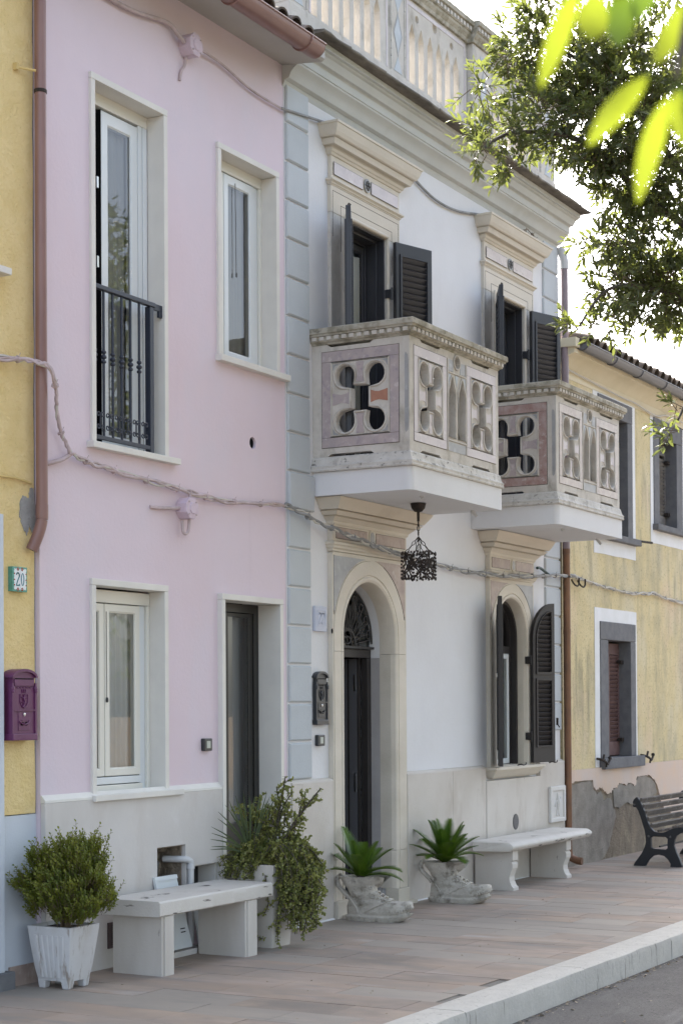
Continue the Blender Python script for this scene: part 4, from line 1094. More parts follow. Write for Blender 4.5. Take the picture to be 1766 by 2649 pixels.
# ---- cornice, slate drip and roof balustrade
CP = [(0, 6.120), (-.018, 6.150), (-.020, 6.165), (-.056, 6.176), (-.062, 6.186), (-.074, 6.212), (-.098, 6.240), (-.124, 6.256), (-.132, 6.262), (-.134, 6.276), (-.142, 6.277), (-.143, 6.335), (-.150, 6.342), (-.178, 6.346), (-.190, 6.368), (-.206, 6.394), (-.226, 6.402), (-.230, 6.412), (-.254, 6.414), (-.256, 6.452), (0, 6.452)]
cor = MB(); rings = []
for o_, z in CP: rings.append([(10.702, o_, z), (16.0 - .03 * (1 - o_ / -.256) , o_, z)])
m_ = len(rings)
for r in rings: cor.v += r
for i in range(m_):
    k = (i + 1) % m_; cor.f.append((i * 2, i * 2 + 1, k * 2 + 1, k * 2))
cor.f.append(tuple(i * 2 for i in range(m_))); cor.f.append(tuple(i * 2 + 1 for i in reversed(range(m_))))
obj('cornice', cor, M['cornice'], white, smooth=25)
SR = random.Random(4)
x = 10.705
while x < 15.98:
    L_ = min(SR.uniform(.35, .6), 16.03 - x); q = MB(); n = 5; rg = []
    for i in range(n):
        xx = x + .001 + (L_ - .002) * i / (n - 1); e = SR.uniform(-.008, .008)
        rg.append([(xx, -.05, 6.4525), (xx, -.345 + e, 6.453 + SR.uniform(0, .003)), (xx, -.352 + e, 6.463), (xx, -.348 + e, 6.474 + SR.uniform(0, .004)), (xx, -.14, 6.50)])
    obj('slate_slab', q.loft(rg), M['slate'], white)
    x += L_
bal = empty('balustrade', (13.2, -.2, 6.5), white)
obj('parapet_base', MB().box(10.45, 15.44, -.215, -.04, 6.49, 6.62), M['old'], bal, bevel=.004)
def bpanel(x0, x1, cs, circles):
    hs_ = [lancet(c, .050, 6.640, 7.135) for c in cs] + [circ(c_, r_, 14) for c_, r_ in circles]
    obj('pierced_panel', MB().shape([rect(x0, x1, 6.6205, 7.315)] + hs_, -.20, -.085, XZ), M['old'], bal)
    q = MB()
    for r_ in (rect(x0 + .03, x1 - .03, 7.262, 7.295),):
        q.prism(r_, -.2035, -.199, XZ)
    q.prism(rect(x0 + .03, x0 + .055, 6.64, 7.262), -.2035, -.199, XZ); q.prism(rect(x1 - .055, x1 - .03, 6.64, 7.262), -.2035, -.199, XZ)
    obj('pink_border', q, M['rosef'], bal)
CS_ = [12.415, 12.579, 12.745, 12.910, 13.076, 13.243]
bpanel(12.282, 13.455, CS_, [((12.505, 7.192), .032), ((12.834, 7.232), .044), ((13.158, 7.192), .032)])
bpanel(10.72, 12.010, [10.82, 10.985, 11.15, 11.315, 11.48, 11.645, 11.81], [((11.07, 7.19), .032), ((11.32, 7.232), .044), ((11.56, 7.19), .032)])
bpanel(13.905, 15.07, [c + 1.622 for c in CS_], [((14.13, 7.192), .032), ((14.456, 7.232), .044), ((14.78, 7.192), .032)])
def loz(c, z, hu, hv): return [(c, z - hv), (c + hu, z), (c, z + hv), (c - hu, z)]
def pier(x0, x1, y, flat=True):
    c = (x0 + x1) / 2
    obj('pier', MB().box(x0, x1, y, -.06, 6.6205, 7.315), M['old'], bal, bevel=.004)
    obj('inlay_joint', MB().shape([loz(c, 6.948, .074, .178), loz(c, 6.948, .060, .146)], y - .004, y + .001, XZ), M['greym'], bal)
    obj('lozenge_inlay', MB().prism(loz(c, 6.948, .058, .142), y - .003, y + .001, XZ), M['bluem'], bal)
    for zz, s in ((6.645, 1), (7.25, -1)):
        obj('lozenge_inlay', MB().prism([(c - .07, zz), (c + .07, zz), (c, zz + s * .125)], y - .003, y + .001, XZ), M['bluem'], bal)
    for xx in (x0 + .012, x1 - .022): obj('pier_fillet', MB().box(xx, xx + .010, y - .007, y, 6.64, 7.30), M['base'], bal)
pier(12.011, 12.281, -.207); pier(13.47, 13.89, -.255); pier(15.071, 15.43, -.207); pier(10.45, 10.719, -.207)
def brail(x0, x1, yo):
    P = [(-.205 - yo, 7.3155), (-.222 - yo, 7.318), (-.228 - yo, 7.345), (-.250 - yo, 7.372), (-.252 - yo, 7.392), (-.262 - yo, 7.396), (-.264 - yo, 7.440), (-.285 - yo, 7.446), (-.290 - yo, 7.478), (-.282 - yo, 7.492), (-.05, 7.50), (-.05, 7.3155)]
    return obj('coping', MB().loft([[(x, a, b_) for a, b_ in P] for x in (x0, x1)]), M['rail'], bal)
brail(10.45, 13.44, 0); brail(13.442, 13.92, .05); brail(13.922, 15.46, 0)
dn = MB(); x = 10.5
while x < 15.4:
    if not 13.42 < x < 13.92: dn.box(x, x + .034, -.274, -.263, 7.402, 7.434)
    elif x < 13.89: dn.box(x, x + .034, -.324, -.313, 7.402, 7.434)
    x += .064
stuff(obj('dentil_course', dn, M['old'], bal))
# terrace wall behind (the slits show sky, a warm wall and stone)
obj('roof_terrace', MB().box(10.72, 15.95, -.03, 6.9, 6.4525, 6.49), M['slate'], white)
# downpipe at the right corner
q = MB().tube(catmull([(16.0, -.03, 6.16), (16.03, -.06, 6.04), (16.04, -.06, 5.95)], 5), .044, 14)
dpw = obj('downpipe', q, M['pvc'], white, smooth=50)
obj('pipe_length', MB().tube([(16.04, -.06, 5.955), (16.04, -.06, 3.10)], .037, 14), M['mauve'], dpw, smooth=50)
obj('pipe_length', MB().tube([(16.04, -.06, 3.10), (16.04, -.06, .20)], .037, 14), M['copperr'], dpw, smooth=50)
for z in (5.42, 2.86): obj('pipe_clip', MB().lathe([(.040, 0), (.040, .02)], (16.04, -.06, z), 14).tube([(15.96, -.06, z + .01), (15.88, 0, z + .01)], .006, 6), M['oldiron'], dpw)
for z in (4.9, 3.1, 2.3): obj('pipe_joint', MB().lathe([(.0395, 0), (.0395, .05)], (16.04, -.06, z), 14), M['mauve'] if z > 3.2 else M['copperr'], dpw, smooth=50)
obj('pipe_outlet', MB().tube(catmull([(16.04, -.06, .20), (16.04, -.075, .09), (16.04, -.15, .05), (16.04, -.20, .045)], 5), .037, 14), M['copperr'], dpw, smooth=50)

# ================================================================== OCHRE HOUSE (right)
och = tag(empty('house', (18.0, 0, 0)), 'weathered ochre house with grey stone window frames and peeling base', 'house')
OX0, OX1 = 16.06, 23.0
LW = (17.328, 18.03, 1.03, 2.278)
UA = (17.25, 17.98, 3.415, 4.682); UB = (19.048, 19.675, 3.655, 4.670)
facade(och, OX0, OX1, -.2, 5.2, [rect(o[0] - .02, o[1] + .02, o[2] - .02, o[3] + .02) for o in (LW, UA, UB)], M['ochre'])
shell(och, OX0, OX1, 5.2)
# peeling base: skin of peach plaster with a ragged lower edge over bare render
obj('bare_render', MB().box(OX0, OX1, -.012, -.001, -.2, .93), M['mud'], och)
HB = [(16.06, .80), (16.30, .82), (16.80, .825), (16.83, .74), (16.93, .70), (17.0, .735), (17.10, .715), (17.20, .66), (17.34, .655), (17.40, .70), (17.52, .71), (17.62, .755), (17.73, .735), (17.80, .72), (17.95, .745), (18.02, .715), (18.12, .70), (18.15, .80), (18.25, .80), (18.30, .81), (18.5, .80), (18.62, .78), (18.75, .735), (18.85, .66), (18.88, .61), (18.95, .50), (19.1, .38), (19.4, .30), (19.8, .26), (20.5, .22), (23.0, .22)]
RJ = random.Random(9)
def rag(P, a=.012, n=4):
    out = []
    for p, q_ in zip(P[:-1], P[1:]):
        for k in range(n): t = k / n; out.append((p[0] + (q_[0] - p[0]) * t + RJ.uniform(-a, a), p[1] + (q_[1] - p[1]) * t + RJ.uniform(-a, a)))
    return out + [P[-1]]
obj('plaster_skin', MB().prism(rag(HB) + [(23.0, .935), (16.06, .935)], -.030, -.008, XZ), M['peach'], och)
G1 = [(16.06, .79), (16.5, .80), (16.80, .80), (16.84, .72), (16.95, .66), (17.05, .69), (17.15, .58), (17.35, .60), (17.42, .52), (17.5, .40), (17.40, .25), (17.30, .10), (17.15, .0), (16.95, -.05), (16.6, -.08), (16.06, -.08)]
obj('cement_patch', MB().prism(rag(G1), -.022, -.010, XZ), M['greyrender'], och)
G2 = [(17.42, .695), (17.55, .71), (17.62, .75), (17.72, .73), (17.80, .715), (17.95, .74), (18.05, .70), (18.2, .79), (18.4, .80), (18.62, .77), (18.78, .70), (18.84, .60), (18.7, .55), (18.5, .45), (18.35, .40), (18.2, .52), (18.0, .50), (17.8, .53), (17.6, .48), (17.45, .50)]
obj('cement_patch', MB().prism(rag(G2, .009), -.024, -.011, XZ), M['greyrender'], och)
# painted bands (limewash) round the windows
def band(P, holes_=(), mt=None, y=-.005): obj('limewash_band', MB().shape([P] + list(holes_), y, -.0005, XZ), mt or M['whiteband'], och)
band(rag(rect(16.955, 18.25, .937, 2.615) + [(16.955, .937)], .004)[:-1], [rect(17.12, 18.17, .99, 2.46)])
band(rag(rect(16.955, 18.245, 3.19, 4.89) + [(16.955, 3.19)], .004)[:-1], [rect(17.11, 18.11, 3.38, 4.86)])
band(rag(rect(18.765, 20.0, 3.435, 4.89) + [(18.765, 3.435)], .004)[:-1], [rect(18.88, 19.88, 3.62, 4.86)])
band(rect(16.06, 23, 4.8905, 4.99), mt=M['cream'])
def owin(O, S, lz, sl, mt, kind):
    w_ = empty('window', ((O[0] + O[1]) / 2, 0, O[2]), och)
    y0 = -.016
    obj('jamb', MB().box(S[0], O[0], y0, .21, O[2], lz), M['peperino'], w_, bevel=.005)
    obj('jamb', MB().box(O[1], S[1], y0, .21, O[2], lz), M['peperino'], w_, bevel=.005)
    obj('lintel', MB().box(S[0], S[1], y0 - .002, .21, lz + .002, S[2]), M['peperino'], w_, bevel=.006)
    obj('sill', MB().box(S[0] - .035, S[1] + .12, -.075, .21, sl, O[2] - .001), M['peperino'], w_, bevel=.006)
    # louvred shutters set back in the reveal
    wd = (O[1] - O[0]) / 2 - .004
    for k in range(2):
        xa = O[0] + .002 + k * (wd + .004)
        lf = obj('shutter', MB().shape([rect(xa, xa + wd, O[2] + .01, lz - .02), rect(xa + .05, xa + wd - .04, O[2] + .16, lz - .14)], .122, .150, XZ), mt, w_, bevel=.003)
        me = slat_mesh(wd - .09, mt, .007, .052)
        n = int((lz - O[2] - .30) / .045)
        for i in range(n): inst('slat', me, lf, (xa + .05 + (wd - .09) / 2, .136, O[2] + .18 + .045 * i))
    obj('dark_room_sheet', MB().box(O[0], O[1], .205, .21, O[2], lz), M['black'], w_)  # black sheet behind the slats stands in for interior darkness
    for z in (O[2] + .18, lz - .22): obj('hinge', MB().box(O[1] - .07, O[1] - .001, .07, .12, z - .02, z + .02), M['oldiron'], w_)
    return w_
lw = owin(LW, (17.10, 18.19, 2.475), 2.280, .915, M['maroon'], 0)
owin(UA, (17.085, 18.135, 4.877), 4.682, 3.345, M['greyslat'], 1)
owin(UB, (18.862, 19.90, 4.882), 4.670, 3.585, M['greyslat'], 1)
obj('repair_board', MB().box(17.40, 17.60, .112, .121, 1.05, 1.14), M['cream'], lw)
for hx, hy in ((16.98, -.02), (18.36, -.02)):
    q = MB().tube(catmull([(hx, 0, 1.03), (hx, -.06, 1.02), (hx + .05, -.09, .995), (hx + .10, -.09, .97), (hx + .16, -.085, 1.0), (hx + .19, -.08, 1.03)], 4), .013, 6).tube([(hx + .02, -.07, 1.02), (hx + .05, -.07, 1.07)], .012, 6).ball((hx + .19, -.08, 1.03), .022, 8).tube([(hx + .07, -.09, .985), (hx + .06, -.09, .94)], .010, 6)
    obj('shutter_catch', q, M['oldiron'], lw, smooth=60)
obj('shutter_bar', MB().tube([(18.24, -.07, 3.40), (18.52, -.10, 3.405)], .013, 6), M['oldiron'], och)
# coved eaves, gutter and tiles
P = [(.0, 4.985), (-.03, 5.02), (-.07, 5.06), (-.12, 5.09), (-.165, 5.105), (-.165, 5.15), (0, 5.22)]
obj('coved_eaves', MB().loft([[(x, a, b_) for a, b_ in P] for x in (16.03, 23.0)]), M['cream'], och, smooth=40)
gutter(och, 16.12, 23.0, -.215, 5.195, .066, M['gutter'])
for x in (16.95, 17.75, 18.55, 19.35): strap(och, x, -.215, 5.195, .066, M['gutter'])
roof(och, 16.1, 22.9, -.22, 5.235, radians(17), 4.5, .20)
obj('verge_plaster', MB().box(16.0, 16.12, -.19, .3, 5.16, 5.25), M['cream'], och)
q = MB().box(20.40, 20.75, .95, 1.30, 5.4, 6.0)
q.v[4:] = [(p[0] - .10, p[1] + .05, p[2]) for p in q.v[4:]]
obj('chimney', q, M['peach'], och)
ant = MB().tube([(21.6, .1, 5.25), (21.6, .1, 5.95)], .012, 6)
for k in range(7): ant.tube([(21.35 + .08 * k, -.02, 5.66), (21.35 + .08 * k, .22, 5.66)], .006, 5)
ant.tube([(21.3, .1, 5.66), (21.9, .1, 5.66)], .008, 5)
tag(obj('aerial', ant, M['lead']), 'thin metal television aerial on the ochre house roof', 'aerial')

# ================================================================== YELLOW HOUSE (left)
yel = tag(empty('house', (6.8, .03, 0)), 'yellow roughcast house at the left edge of the street', 'house')
YP = .028
NE = random.Random(8)
edge = [(7.905 + .012 * noise.noise(Vector((z * 3.1, 0, 0))) , z) for z in [.985 + .08 * k for k in range(70)]]
obj('wall', MB().prism([(4.5, .98), ] + edge + [(4.5, edge[-1][1])], YP, .33, XZ), M['yellow'], yel)
obj('cement_edge', MB().box(7.86, 7.919, YP + .006, .33, .98, 7.0), M['cement'], yel)
patch = [(7.775, 2.80), (7.80, 2.83), (7.85, 2.82), (7.87, 2.88), (7.90, 2.88), (7.91, 2.68), (7.885, 2.62), (7.86, 2.66), (7.83, 2.60), (7.80, 2.66), (7.775, 2.70)]
obj('cement_patch', MB().prism(rag(patch + patch[:1], .006)[:-1], YP - .006, YP + .002, XZ), M['cement'], yel)
obj('dado', MB().box(4.5, 7.919, YP + .004, .33, -.1, .979), M['bluewhite'], yel)
obj('skirting_tile', MB().box(7.665, 7.917, YP - .008, YP + .003, -.05, .115), M['brown'], yel)
obj('door_jamb', MB().box(7.30, 7.588, -.012, .20, .10, 2.70), M['bluewhite'], yel, bevel=.004)
obj('plinth_block', MB().box(7.30, 7.645, -.04, .20, -.05, .10), M['peperino'], yel, bevel=.004)
obj('sill', MB().box(7.0, 7.612, -.06, .1, 4.06, 4.10), M['frame'], yel, bevel=.004)
shell(yel, 4.5, 7.915, 7.0)
obj('facade_top', MB().box(4.5, 7.915, .33, .62, -.1, 7.0), M['room'], yel)

# ================================================================== THINGS ON THE WALLS
def ribbon(P, w_, y, t=.0018):
    """flat stroke in the facade plane"""
    q = MB()
    for a, b_ in zip(P[:-1], P[1:]):
        dx, dz = b_[0] - a[0], b_[1] - a[1]; l = sqrt(dx * dx + dz * dz) or 1
        nx, nz_ = -dz / l * w_ / 2, dx / l * w_ / 2; ex, ez = dx / l * w_ * .25, dz / l * w_ * .25
        q.prism([(a[0] + nx - ex, a[1] + nz_ - ez), (b_[0] + nx + ex, b_[1] + nz_ + ez), (b_[0] - nx + ex, b_[1] - nz_ + ez), (a[0] - nx - ex, a[1] - nz_ - ez)], y - t, y, XZ)
    return q
def two(cx, cz, w_, h):
    P = [(cx + w_ / 2 * cos(radians(a)), cz + h / 2 - w_ * .55 + w_ * .55 * sin(radians(a))) for a in range(165, -41, -15)]
    P += [(cx - w_ * .05, cz - h * .10), (cx - w_ * .35, cz - h * .34), (cx - w_ * .48, cz - h / 2)]
    return P, [(cx - w_ * .5, cz - h / 2), (cx + w_ * .5, cz - h / 2), (cx + w_ * .54, cz - h / 2 + h * .10)]
np_ = tag(empty('number_plate', (7.735, 0, 2.266)), 'ceramic house number 20 on the yellow roughcast above the purple letterbox', 'number sign')
TX0, TX1, TZ0, TZ1 = 7.672, 7.800, 2.267, 2.410
ty = -.006
obj('border_tile', MB().box(TX0, TX1, ty, YP + .004, TZ0, TZ1), M['tgreen'], np_, bevel=.002)
WN = []
bx0, bx1, bz0, bz1 = TX0 + .013, TX1 - .011, TZ0 + .012, TZ1 - .012
for k in range(48):
    t = k / 48; per = 2 * ((bx1 - bx0) + (bz1 - bz0)); s = t * per
    if s < bx1 - bx0: p = (bx0 + s, bz0)
    elif s < bx1 - bx0 + bz1 - bz0: p = (bx1, bz0 + s - (bx1 - bx0))
    elif s < 2 * (bx1 - bx0) + bz1 - bz0: p = (bx1 - (s - (bx1 - bx0) - (bz1 - bz0)), bz1)
    else: p = (bx0, bz1 - (s - 2 * (bx1 - bx0) - (bz1 - bz0)))
    o_ = .0022 if k % 2 else -.002
    WN.append((p[0] + (o_ if p[0] > (bx0 + bx1) / 2 else -o_) * (1 if p[1] not in (bz0, bz1) else 0), p[1] + (o_ if p[1] > (bz0 + bz1) / 2 else -o_) * (1 if p[0] not in (bx0, bx1) else 0)))
obj('white_field', MB().prism(WN, ty - .0015, ty + .001, XZ), M['ceramic'], np_)
q = MB()
for fx in (-.021, .017):
    for fz in (bz0 + .002, bz1 - .002):
        for k in range(5):
            a = 2 * pi * k / 5; q.prism(circ((7.737 + fx + .0065 * cos(a), fz + .0065 * sin(a)), .0038, 8), ty - .0028, ty, XZ)
for fz in (2.305, 2.335, 2.37):
    for fx in (bx0 + .001, bx1 - .001): q.prism(circ((fx, fz), .0045, 8), ty - .0028, ty, XZ)
obj('painted_flowers', q, M['tred'], np_)
cx_ = (bx0 + bx1) / 2
P1, P2 = two(cx_ - .0215, 2.3385, .026, .072)
q = ribbon(P1, .0072, ty - .0016, .0014); q2 = ribbon(P2, .0075, ty - .0016, .0014)
obj('digit_two', MB().add(q.v, q.f).add(q2.v, q2.f), M['teal'], np_)
ov_o = [(cx_ + .0205 + .0142 * cos(2 * pi * k / 24), 2.3385 + .037 * sin(2 * pi * k / 24)) for k in range(24)]
ov_i = [(cx_ + .0205 + .0078 * cos(2 * pi * k / 24), 2.3385 + .0320 * sin(2 * pi * k / 24)) for k in range(24)]
obj('digit_zero', MB().shape([ov_o, ov_i], ty - .003, ty - .0016, XZ), M['teal'], np_)
obj('tile_joint', MB().box(cx_ - .0007, cx_ + .0007, ty - .0022, ty - .001, TZ0 + .002, TZ1 - .002), M['plaque'], np_)

def letterbox(x0, x1, z0, z1, yf, yw, mt, label, cat='letterbox'):
    cx = (x0 + x1) / 2; W_ = x1 - x0; H_ = z1 - z0
    t = tag(empty('letterbox', (cx, yw, z0)), label, cat, 'cast metal letterboxes on the house fronts')
    zs_ = z0 + H_ * .885; rise = z1 - zs_
    out = [(x0 + .012, z0), (x1 - .012, z0), (x1 - .012, zs_)] + [(cx + (W_ / 2 - .012) * cos(pi * k / 12), zs_ + (rise - .01) * sin(pi * k / 12)) for k in range(13)] + [(x0 + .012, zs_)]
    obj('body', MB().prism(out, yf, yw, XZ), mt, t, bevel=.003)
    # curved hood
    P = [(cx + (W_ / 2 + .004) * cos(pi * k / 14), zs_ - .004 + (rise + .004) * sin(pi * k / 14)) for k in range(15)]
    Q = [(cx + (W_ / 2 - .010) * cos(pi * k / 14), zs_ - .004 + (rise - .012) * sin(pi * k / 14)) for k in range(15)]
    obj('hood', MB().prism(P + Q[::-1], yf - .014, yw, XZ), mt, t, smooth=40)
    q = MB().box(x0 + .022, x1 - .022, yf - .006, yf, z0 + H_ * .755, z0 + H_ * .86)
    obj('slot_flap', q, mt, t, bevel=.003)
    obj('slot', MB().box(x0 + .026, x1 - .026, yf - .0068, yf - .005, z0 + H_ * .850, z0 + H_ * .866), M['black'], t)
    for sx in (x0 + .006, x1 - .006):
        q = MB()
        q.box(sx - .007, sx + .007, yf - .008, yf + .02, z0 + H_ * .08, z0 + H_ * .80)
        q.ball((sx, yf - .006, z0 + H_ * .72), .013, 8, 1, .7, 1.3).ball((sx, yf - .006, z0 + H_ * .68), .010, 8)
        obj('side_column', q, mt, t, smooth=40)
    obj('divider', MB().box(x0 + .014, x1 - .014, yf - .009, yf, z0 + H_ * .405, z0 + H_ * .425), mt, t)
    q = MB().box(x0 - .002, x1 + .002, yf - .014, yw, z0 - .004, z0 + H_ * .085) if True else MB().box(x0 + .014, x1 - .014, yf - .009, yf, z0 + H_ * .405, z0 + H_ * .425)
    obj('foot', q, mt, t, bevel=.004)
    # heraldic relief
    sh = [(cx - .032, z0 + H_ * .64), (cx + .032, z0 + H_ * .64), (cx + .034, z0 + H_ * .53), (cx + .018, z0 + H_ * .47), (cx, z0 + H_ * .445), (cx - .018, z0 + H_ * .47), (cx - .034, z0 + H_ * .53)]
    q = MB().tube([(a, yf - .002, b_) for a, b_ in sh], .003, 5, closed=True)
    q.tube(catmull([(cx - .012, yf - .003, z0 + H_ * .46), (cx + .004, yf - .004, z0 + H_ * .53), (cx - .004, yf - .004, z0 + H_ * .58), (cx + .004, yf - .003, z0 + H_ * .63)], 4), .006, 6)
    for (a, b_) in ((-.022, .60), (.02, .59), (-.02, .53), (.018, .52)): q.tube([(cx, yf - .003, z0 + H_ * (b_ - .01)), (cx + a, yf - .003, z0 + H_ * b_)], .004, 5)
    for k in (-1, 0, 1): q.tube([(cx + .012 * k, yf - .002, z0 + H_ * .66), (cx + .017 * k, yf - .003, z0 + H_ * .71)], .004, 5)
    for k in range(5): q.tube([(cx - .07 + .028 * k + .004, yf - .001, z0 + H_ * .742), (cx - .07 + .028 * k + .014, yf - .003, z0 + H_ * .728), (cx - .07 + .028 * k + .026, yf - .001, z0 + H_ * .742)], .003, 5)
    obj('relief_crest', q, mt, t, smooth=60)
    q = MB().box(cx - .050, cx + .050, yf - .003, yf, z0 + H_ * .13, z0 + H_ * .39)
    obj('collection_door', q, mt, t, bevel=.002)
    q = MB().tube(catmull([(cx - .045, yf - .003, z0 + H_ * .27), (cx - .030, yf - .008, z0 + H_ * .235), (cx, yf - .010, z0 + H_ * .215), (cx + .030, yf - .008, z0 + H_ * .235), (cx + .045, yf - .003, z0 + H_ * .27)], 4), .004, 6)
    q.box(cx - .022, cx + .022, yf - .006, yf - .002, z0 + H_ * .265, z0 + H_ * .28)
    obj('pull_handle', q, mt, t, smooth=50)
    obj('finger_slot', MB().prism(circ((cx - .018, z0 + H_ * .225), .011, 12, 1.3), yf - .0045, yf - .0025, XZ).prism(circ((cx + .018, z0 + H_ * .225), .011, 12, 1.3), yf - .0045, yf - .0025, XZ), M['black'], t)
    obj('lock', MB().lathe([(.010, 0), (.010, .006), (.004, .008)], (cx, yf - .001, z0 + H_ * .355), 12, Matrix.Rotation(pi / 2, 4, 'X')), M['silver'], t)
    return t
letterbox(7.612, 7.826, 1.416, 1.822, -.044, YP, M['purple'], 'purple cast metal letterbox with crest on the yellow roughcast wall')
letterbox(11.085, 11.262, 1.462, 1.858, -.030, 0, M['mailblack'], 'black cast metal letterbox with crest between grey quoins and stone doorway')

pq = tag(empty('number_plate', (11.2, 0, 2.158)), 'pale blue plaque with raised 22 beside the arched doorway', 'number sign')
obj('plaque_block', MB().box(11.098, 11.268, -.026, 0, 2.158, 2.346), M['plaque'], pq, bevel=.004)
q = MB().shape([rect(11.122, 11.250, 2.195, 2.318), rect(11.128, 11.244, 2.201, 2.312)], -.0295, -.0255, XZ)
obj('raised_border', q, M['plaque'], pq)
for cxx in (11.163, 11.210):
    P1, P2 = two(cxx, 2.256, .034, .080); q = ribbon(P1, .008, -.0255, .004); q2 = ribbon(P2, .008, -.0255, .004)
    obj('digit_two', MB().add(q.v, q.f).add(q2.v, q2.f), M['plaque'], pq)
oval(white, 11.315, 2.165, .012, .020, -.0435, M['black'], 'bolt_hole', .003)

def bell(x0, x1, z0, z1, yw, label):
    t = tag(empty('doorbell', ((x0 + x1) / 2, yw, z0)), label, 'doorbell', 'square doorbells beside the doors')
    obj('housing', MB().box(x0, x1, yw - .032, yw, z0, z1), M['bell'], t, bevel=.006)
    c = (x0 + x1) / 2; z = (z0 + z1) / 2
    obj('push_button', MB().box(c - .022, c + .022, yw - .0345, yw - .030, z - .024, z + .024), M['bellb'], t, bevel=.002)
bell(9.598, 9.692, 1.302, 1.386, 0, 'charcoal doorbell with pale button on the pink wall')
bell(11.120, 11.222, 1.300, 1.383, 0, 'charcoal doorbell with pale button below the black letterbox')

rp = tag(empty('relief_plaque', (15.74, -.045, .455)), 'white marble relief plaque low on the dado by the brown downpipe', 'plaque')
obj('plaque_frame', MB().shape([rect(15.56, 15.945, .450, .800), rect(15.61, 15.90, .490, .755)], -.075, -.045, XZ), M['relief'], rp, bevel=.006)
obj('plaque_field', MB().box(15.60, 15.91, -.062, -.045, .48, .765), M['relief'], rp)
q = MB().ball((15.75, -.064, .715), .022, 8, 1, .5, 1.2)
q.tube(catmull([(15.75, -.064, .70), (15.75, -.066, .64), (15.745, -.064, .57)], 4), [.018, .022, .024, .026, .026, .024, .022, .020, .018], 8)
q.tube(catmull([(15.75, -.064, .67), (15.70, -.064, .64), (15.68, -.064, .60)], 4), .009, 6); q.tube(catmull([(15.75, -.064, .67), (15.80, -.064, .65), (15.83, -.064, .69)], 4), .009, 6)
q.tube([(15.745, -.064, .58), (15.72, -.064, .51)], .011, 6); q.tube([(15.745, -.064, .58), (15.785, -.064, .51)], .011, 6)
obj('carved_figure', q, M['relief'], rp, smooth=60)
ov = tag(empty('vent_grille', (14.74, -.05, .44)), 'small oval dark vent in the travertine above the curved bench', 'vent')
oval(ov, 14.742, .513, .066, .074, -.0522, M['lead'], 'vent_rim', .004)
q = MB()
for k in range(-5, 6):
    h = .055 * sqrt(max(0, 1 - (k * .012 / .066) ** 2)); q.box(14.742 - h, 14.742 + h, -.0585, -.056, .513 + k * .012 - .003, .513 + k * .012 + .003)
obj('vent_bars', q, M['gutter'], ov)
sv = tag(empty('vent_grille', (8.565, -.035, .12)), 'brown rectangular louvred vent low on the pink house plinth', 'vent')
obj('vent_frame', MB().shape([rect(8.51, 8.618, .118, .278), rect(8.522, 8.606, .132, .264)], -.045, -.035, XZ), M['vent'], sv, bevel=.003)
sm = mesh('slat', MB().box(-.042, .042, -.006, .006, -.0015, .0015).xf(Matrix.Rotation(radians(35), 4, 'X')), M['vent'])
for k in range(10): inst('slat', sm, sv, (8.564, -.040, .139 + .0130 * k))
obj('vent_back', MB().box(8.52, 8.608, -.0362, -.0352, .130, .266), M['lead'], sv)
# junction boxes
def jbox(cx, cz, label, r=.078, d=.085):
    t = tag(empty('junction_box', (cx, 0, cz)), label, 'junction box', 'pink painted junction boxes on the pink wall')
    R_ = Matrix.Rotation(pi / 2, 4, 'X') @ Matrix.Rotation(pi / 8, 4, 'Z')
    obj('box_body', MB().lathe([(r, 0), (r, d)], (cx, 0, cz), 8, R_), M['jbox'], t, bevel=.003)
    obj('box_lid', MB().lathe([(r * 1.03, d), (r * 1.0, d + .012), (r * .55, d + .014), (r * .50, d + .022), (.001, d + .022)], (cx, 0, cz), 8, R_), M['jbox'], t)
    q = MB()
    for k in range(4): q.ball((cx + r * .78 * cos(pi / 4 + pi / 2 * k), -d - .014, cz + r * .78 * sin(pi / 4 + pi / 2 * k)), .007, 6)
    obj('screw_head', q, M['cablep'], t)
    return t
t = jbox(9.445, 5.985, 'upper octagonal junction box high under the pink house eaves')
obj('cable_tail', MB().tube(catmull([(9.42, -.03, 5.91), (9.42, -.02, 5.86), (9.385, -.012, 5.80), (9.375, -.008, 5.74)], 5), .010, 6), M['cablep'], t)
t = jbox(9.385, 2.905, 'lower octagonal junction box under the sagging cable on the pink wall', .074, .075)
obj('cable_loop', MB().tube(catmull([(9.40, -.05, 2.84), (9.39, -.05, 2.76), (9.36, -.05, 2.735), (9.325, -.05, 2.75), (9.32, -.05, 2.82)], 5), .010, 6).tube(catmull([(9.35, -.03, 2.91), (9.25, -.03, 2.895), (9.12, -.02, 2.885), (9.02, -.005, 2.882)], 5), .012, 6).tube([(9.41, -.05, 2.98), (9.42, -.05, 3.02)], .010, 6), M['cablep'], t)
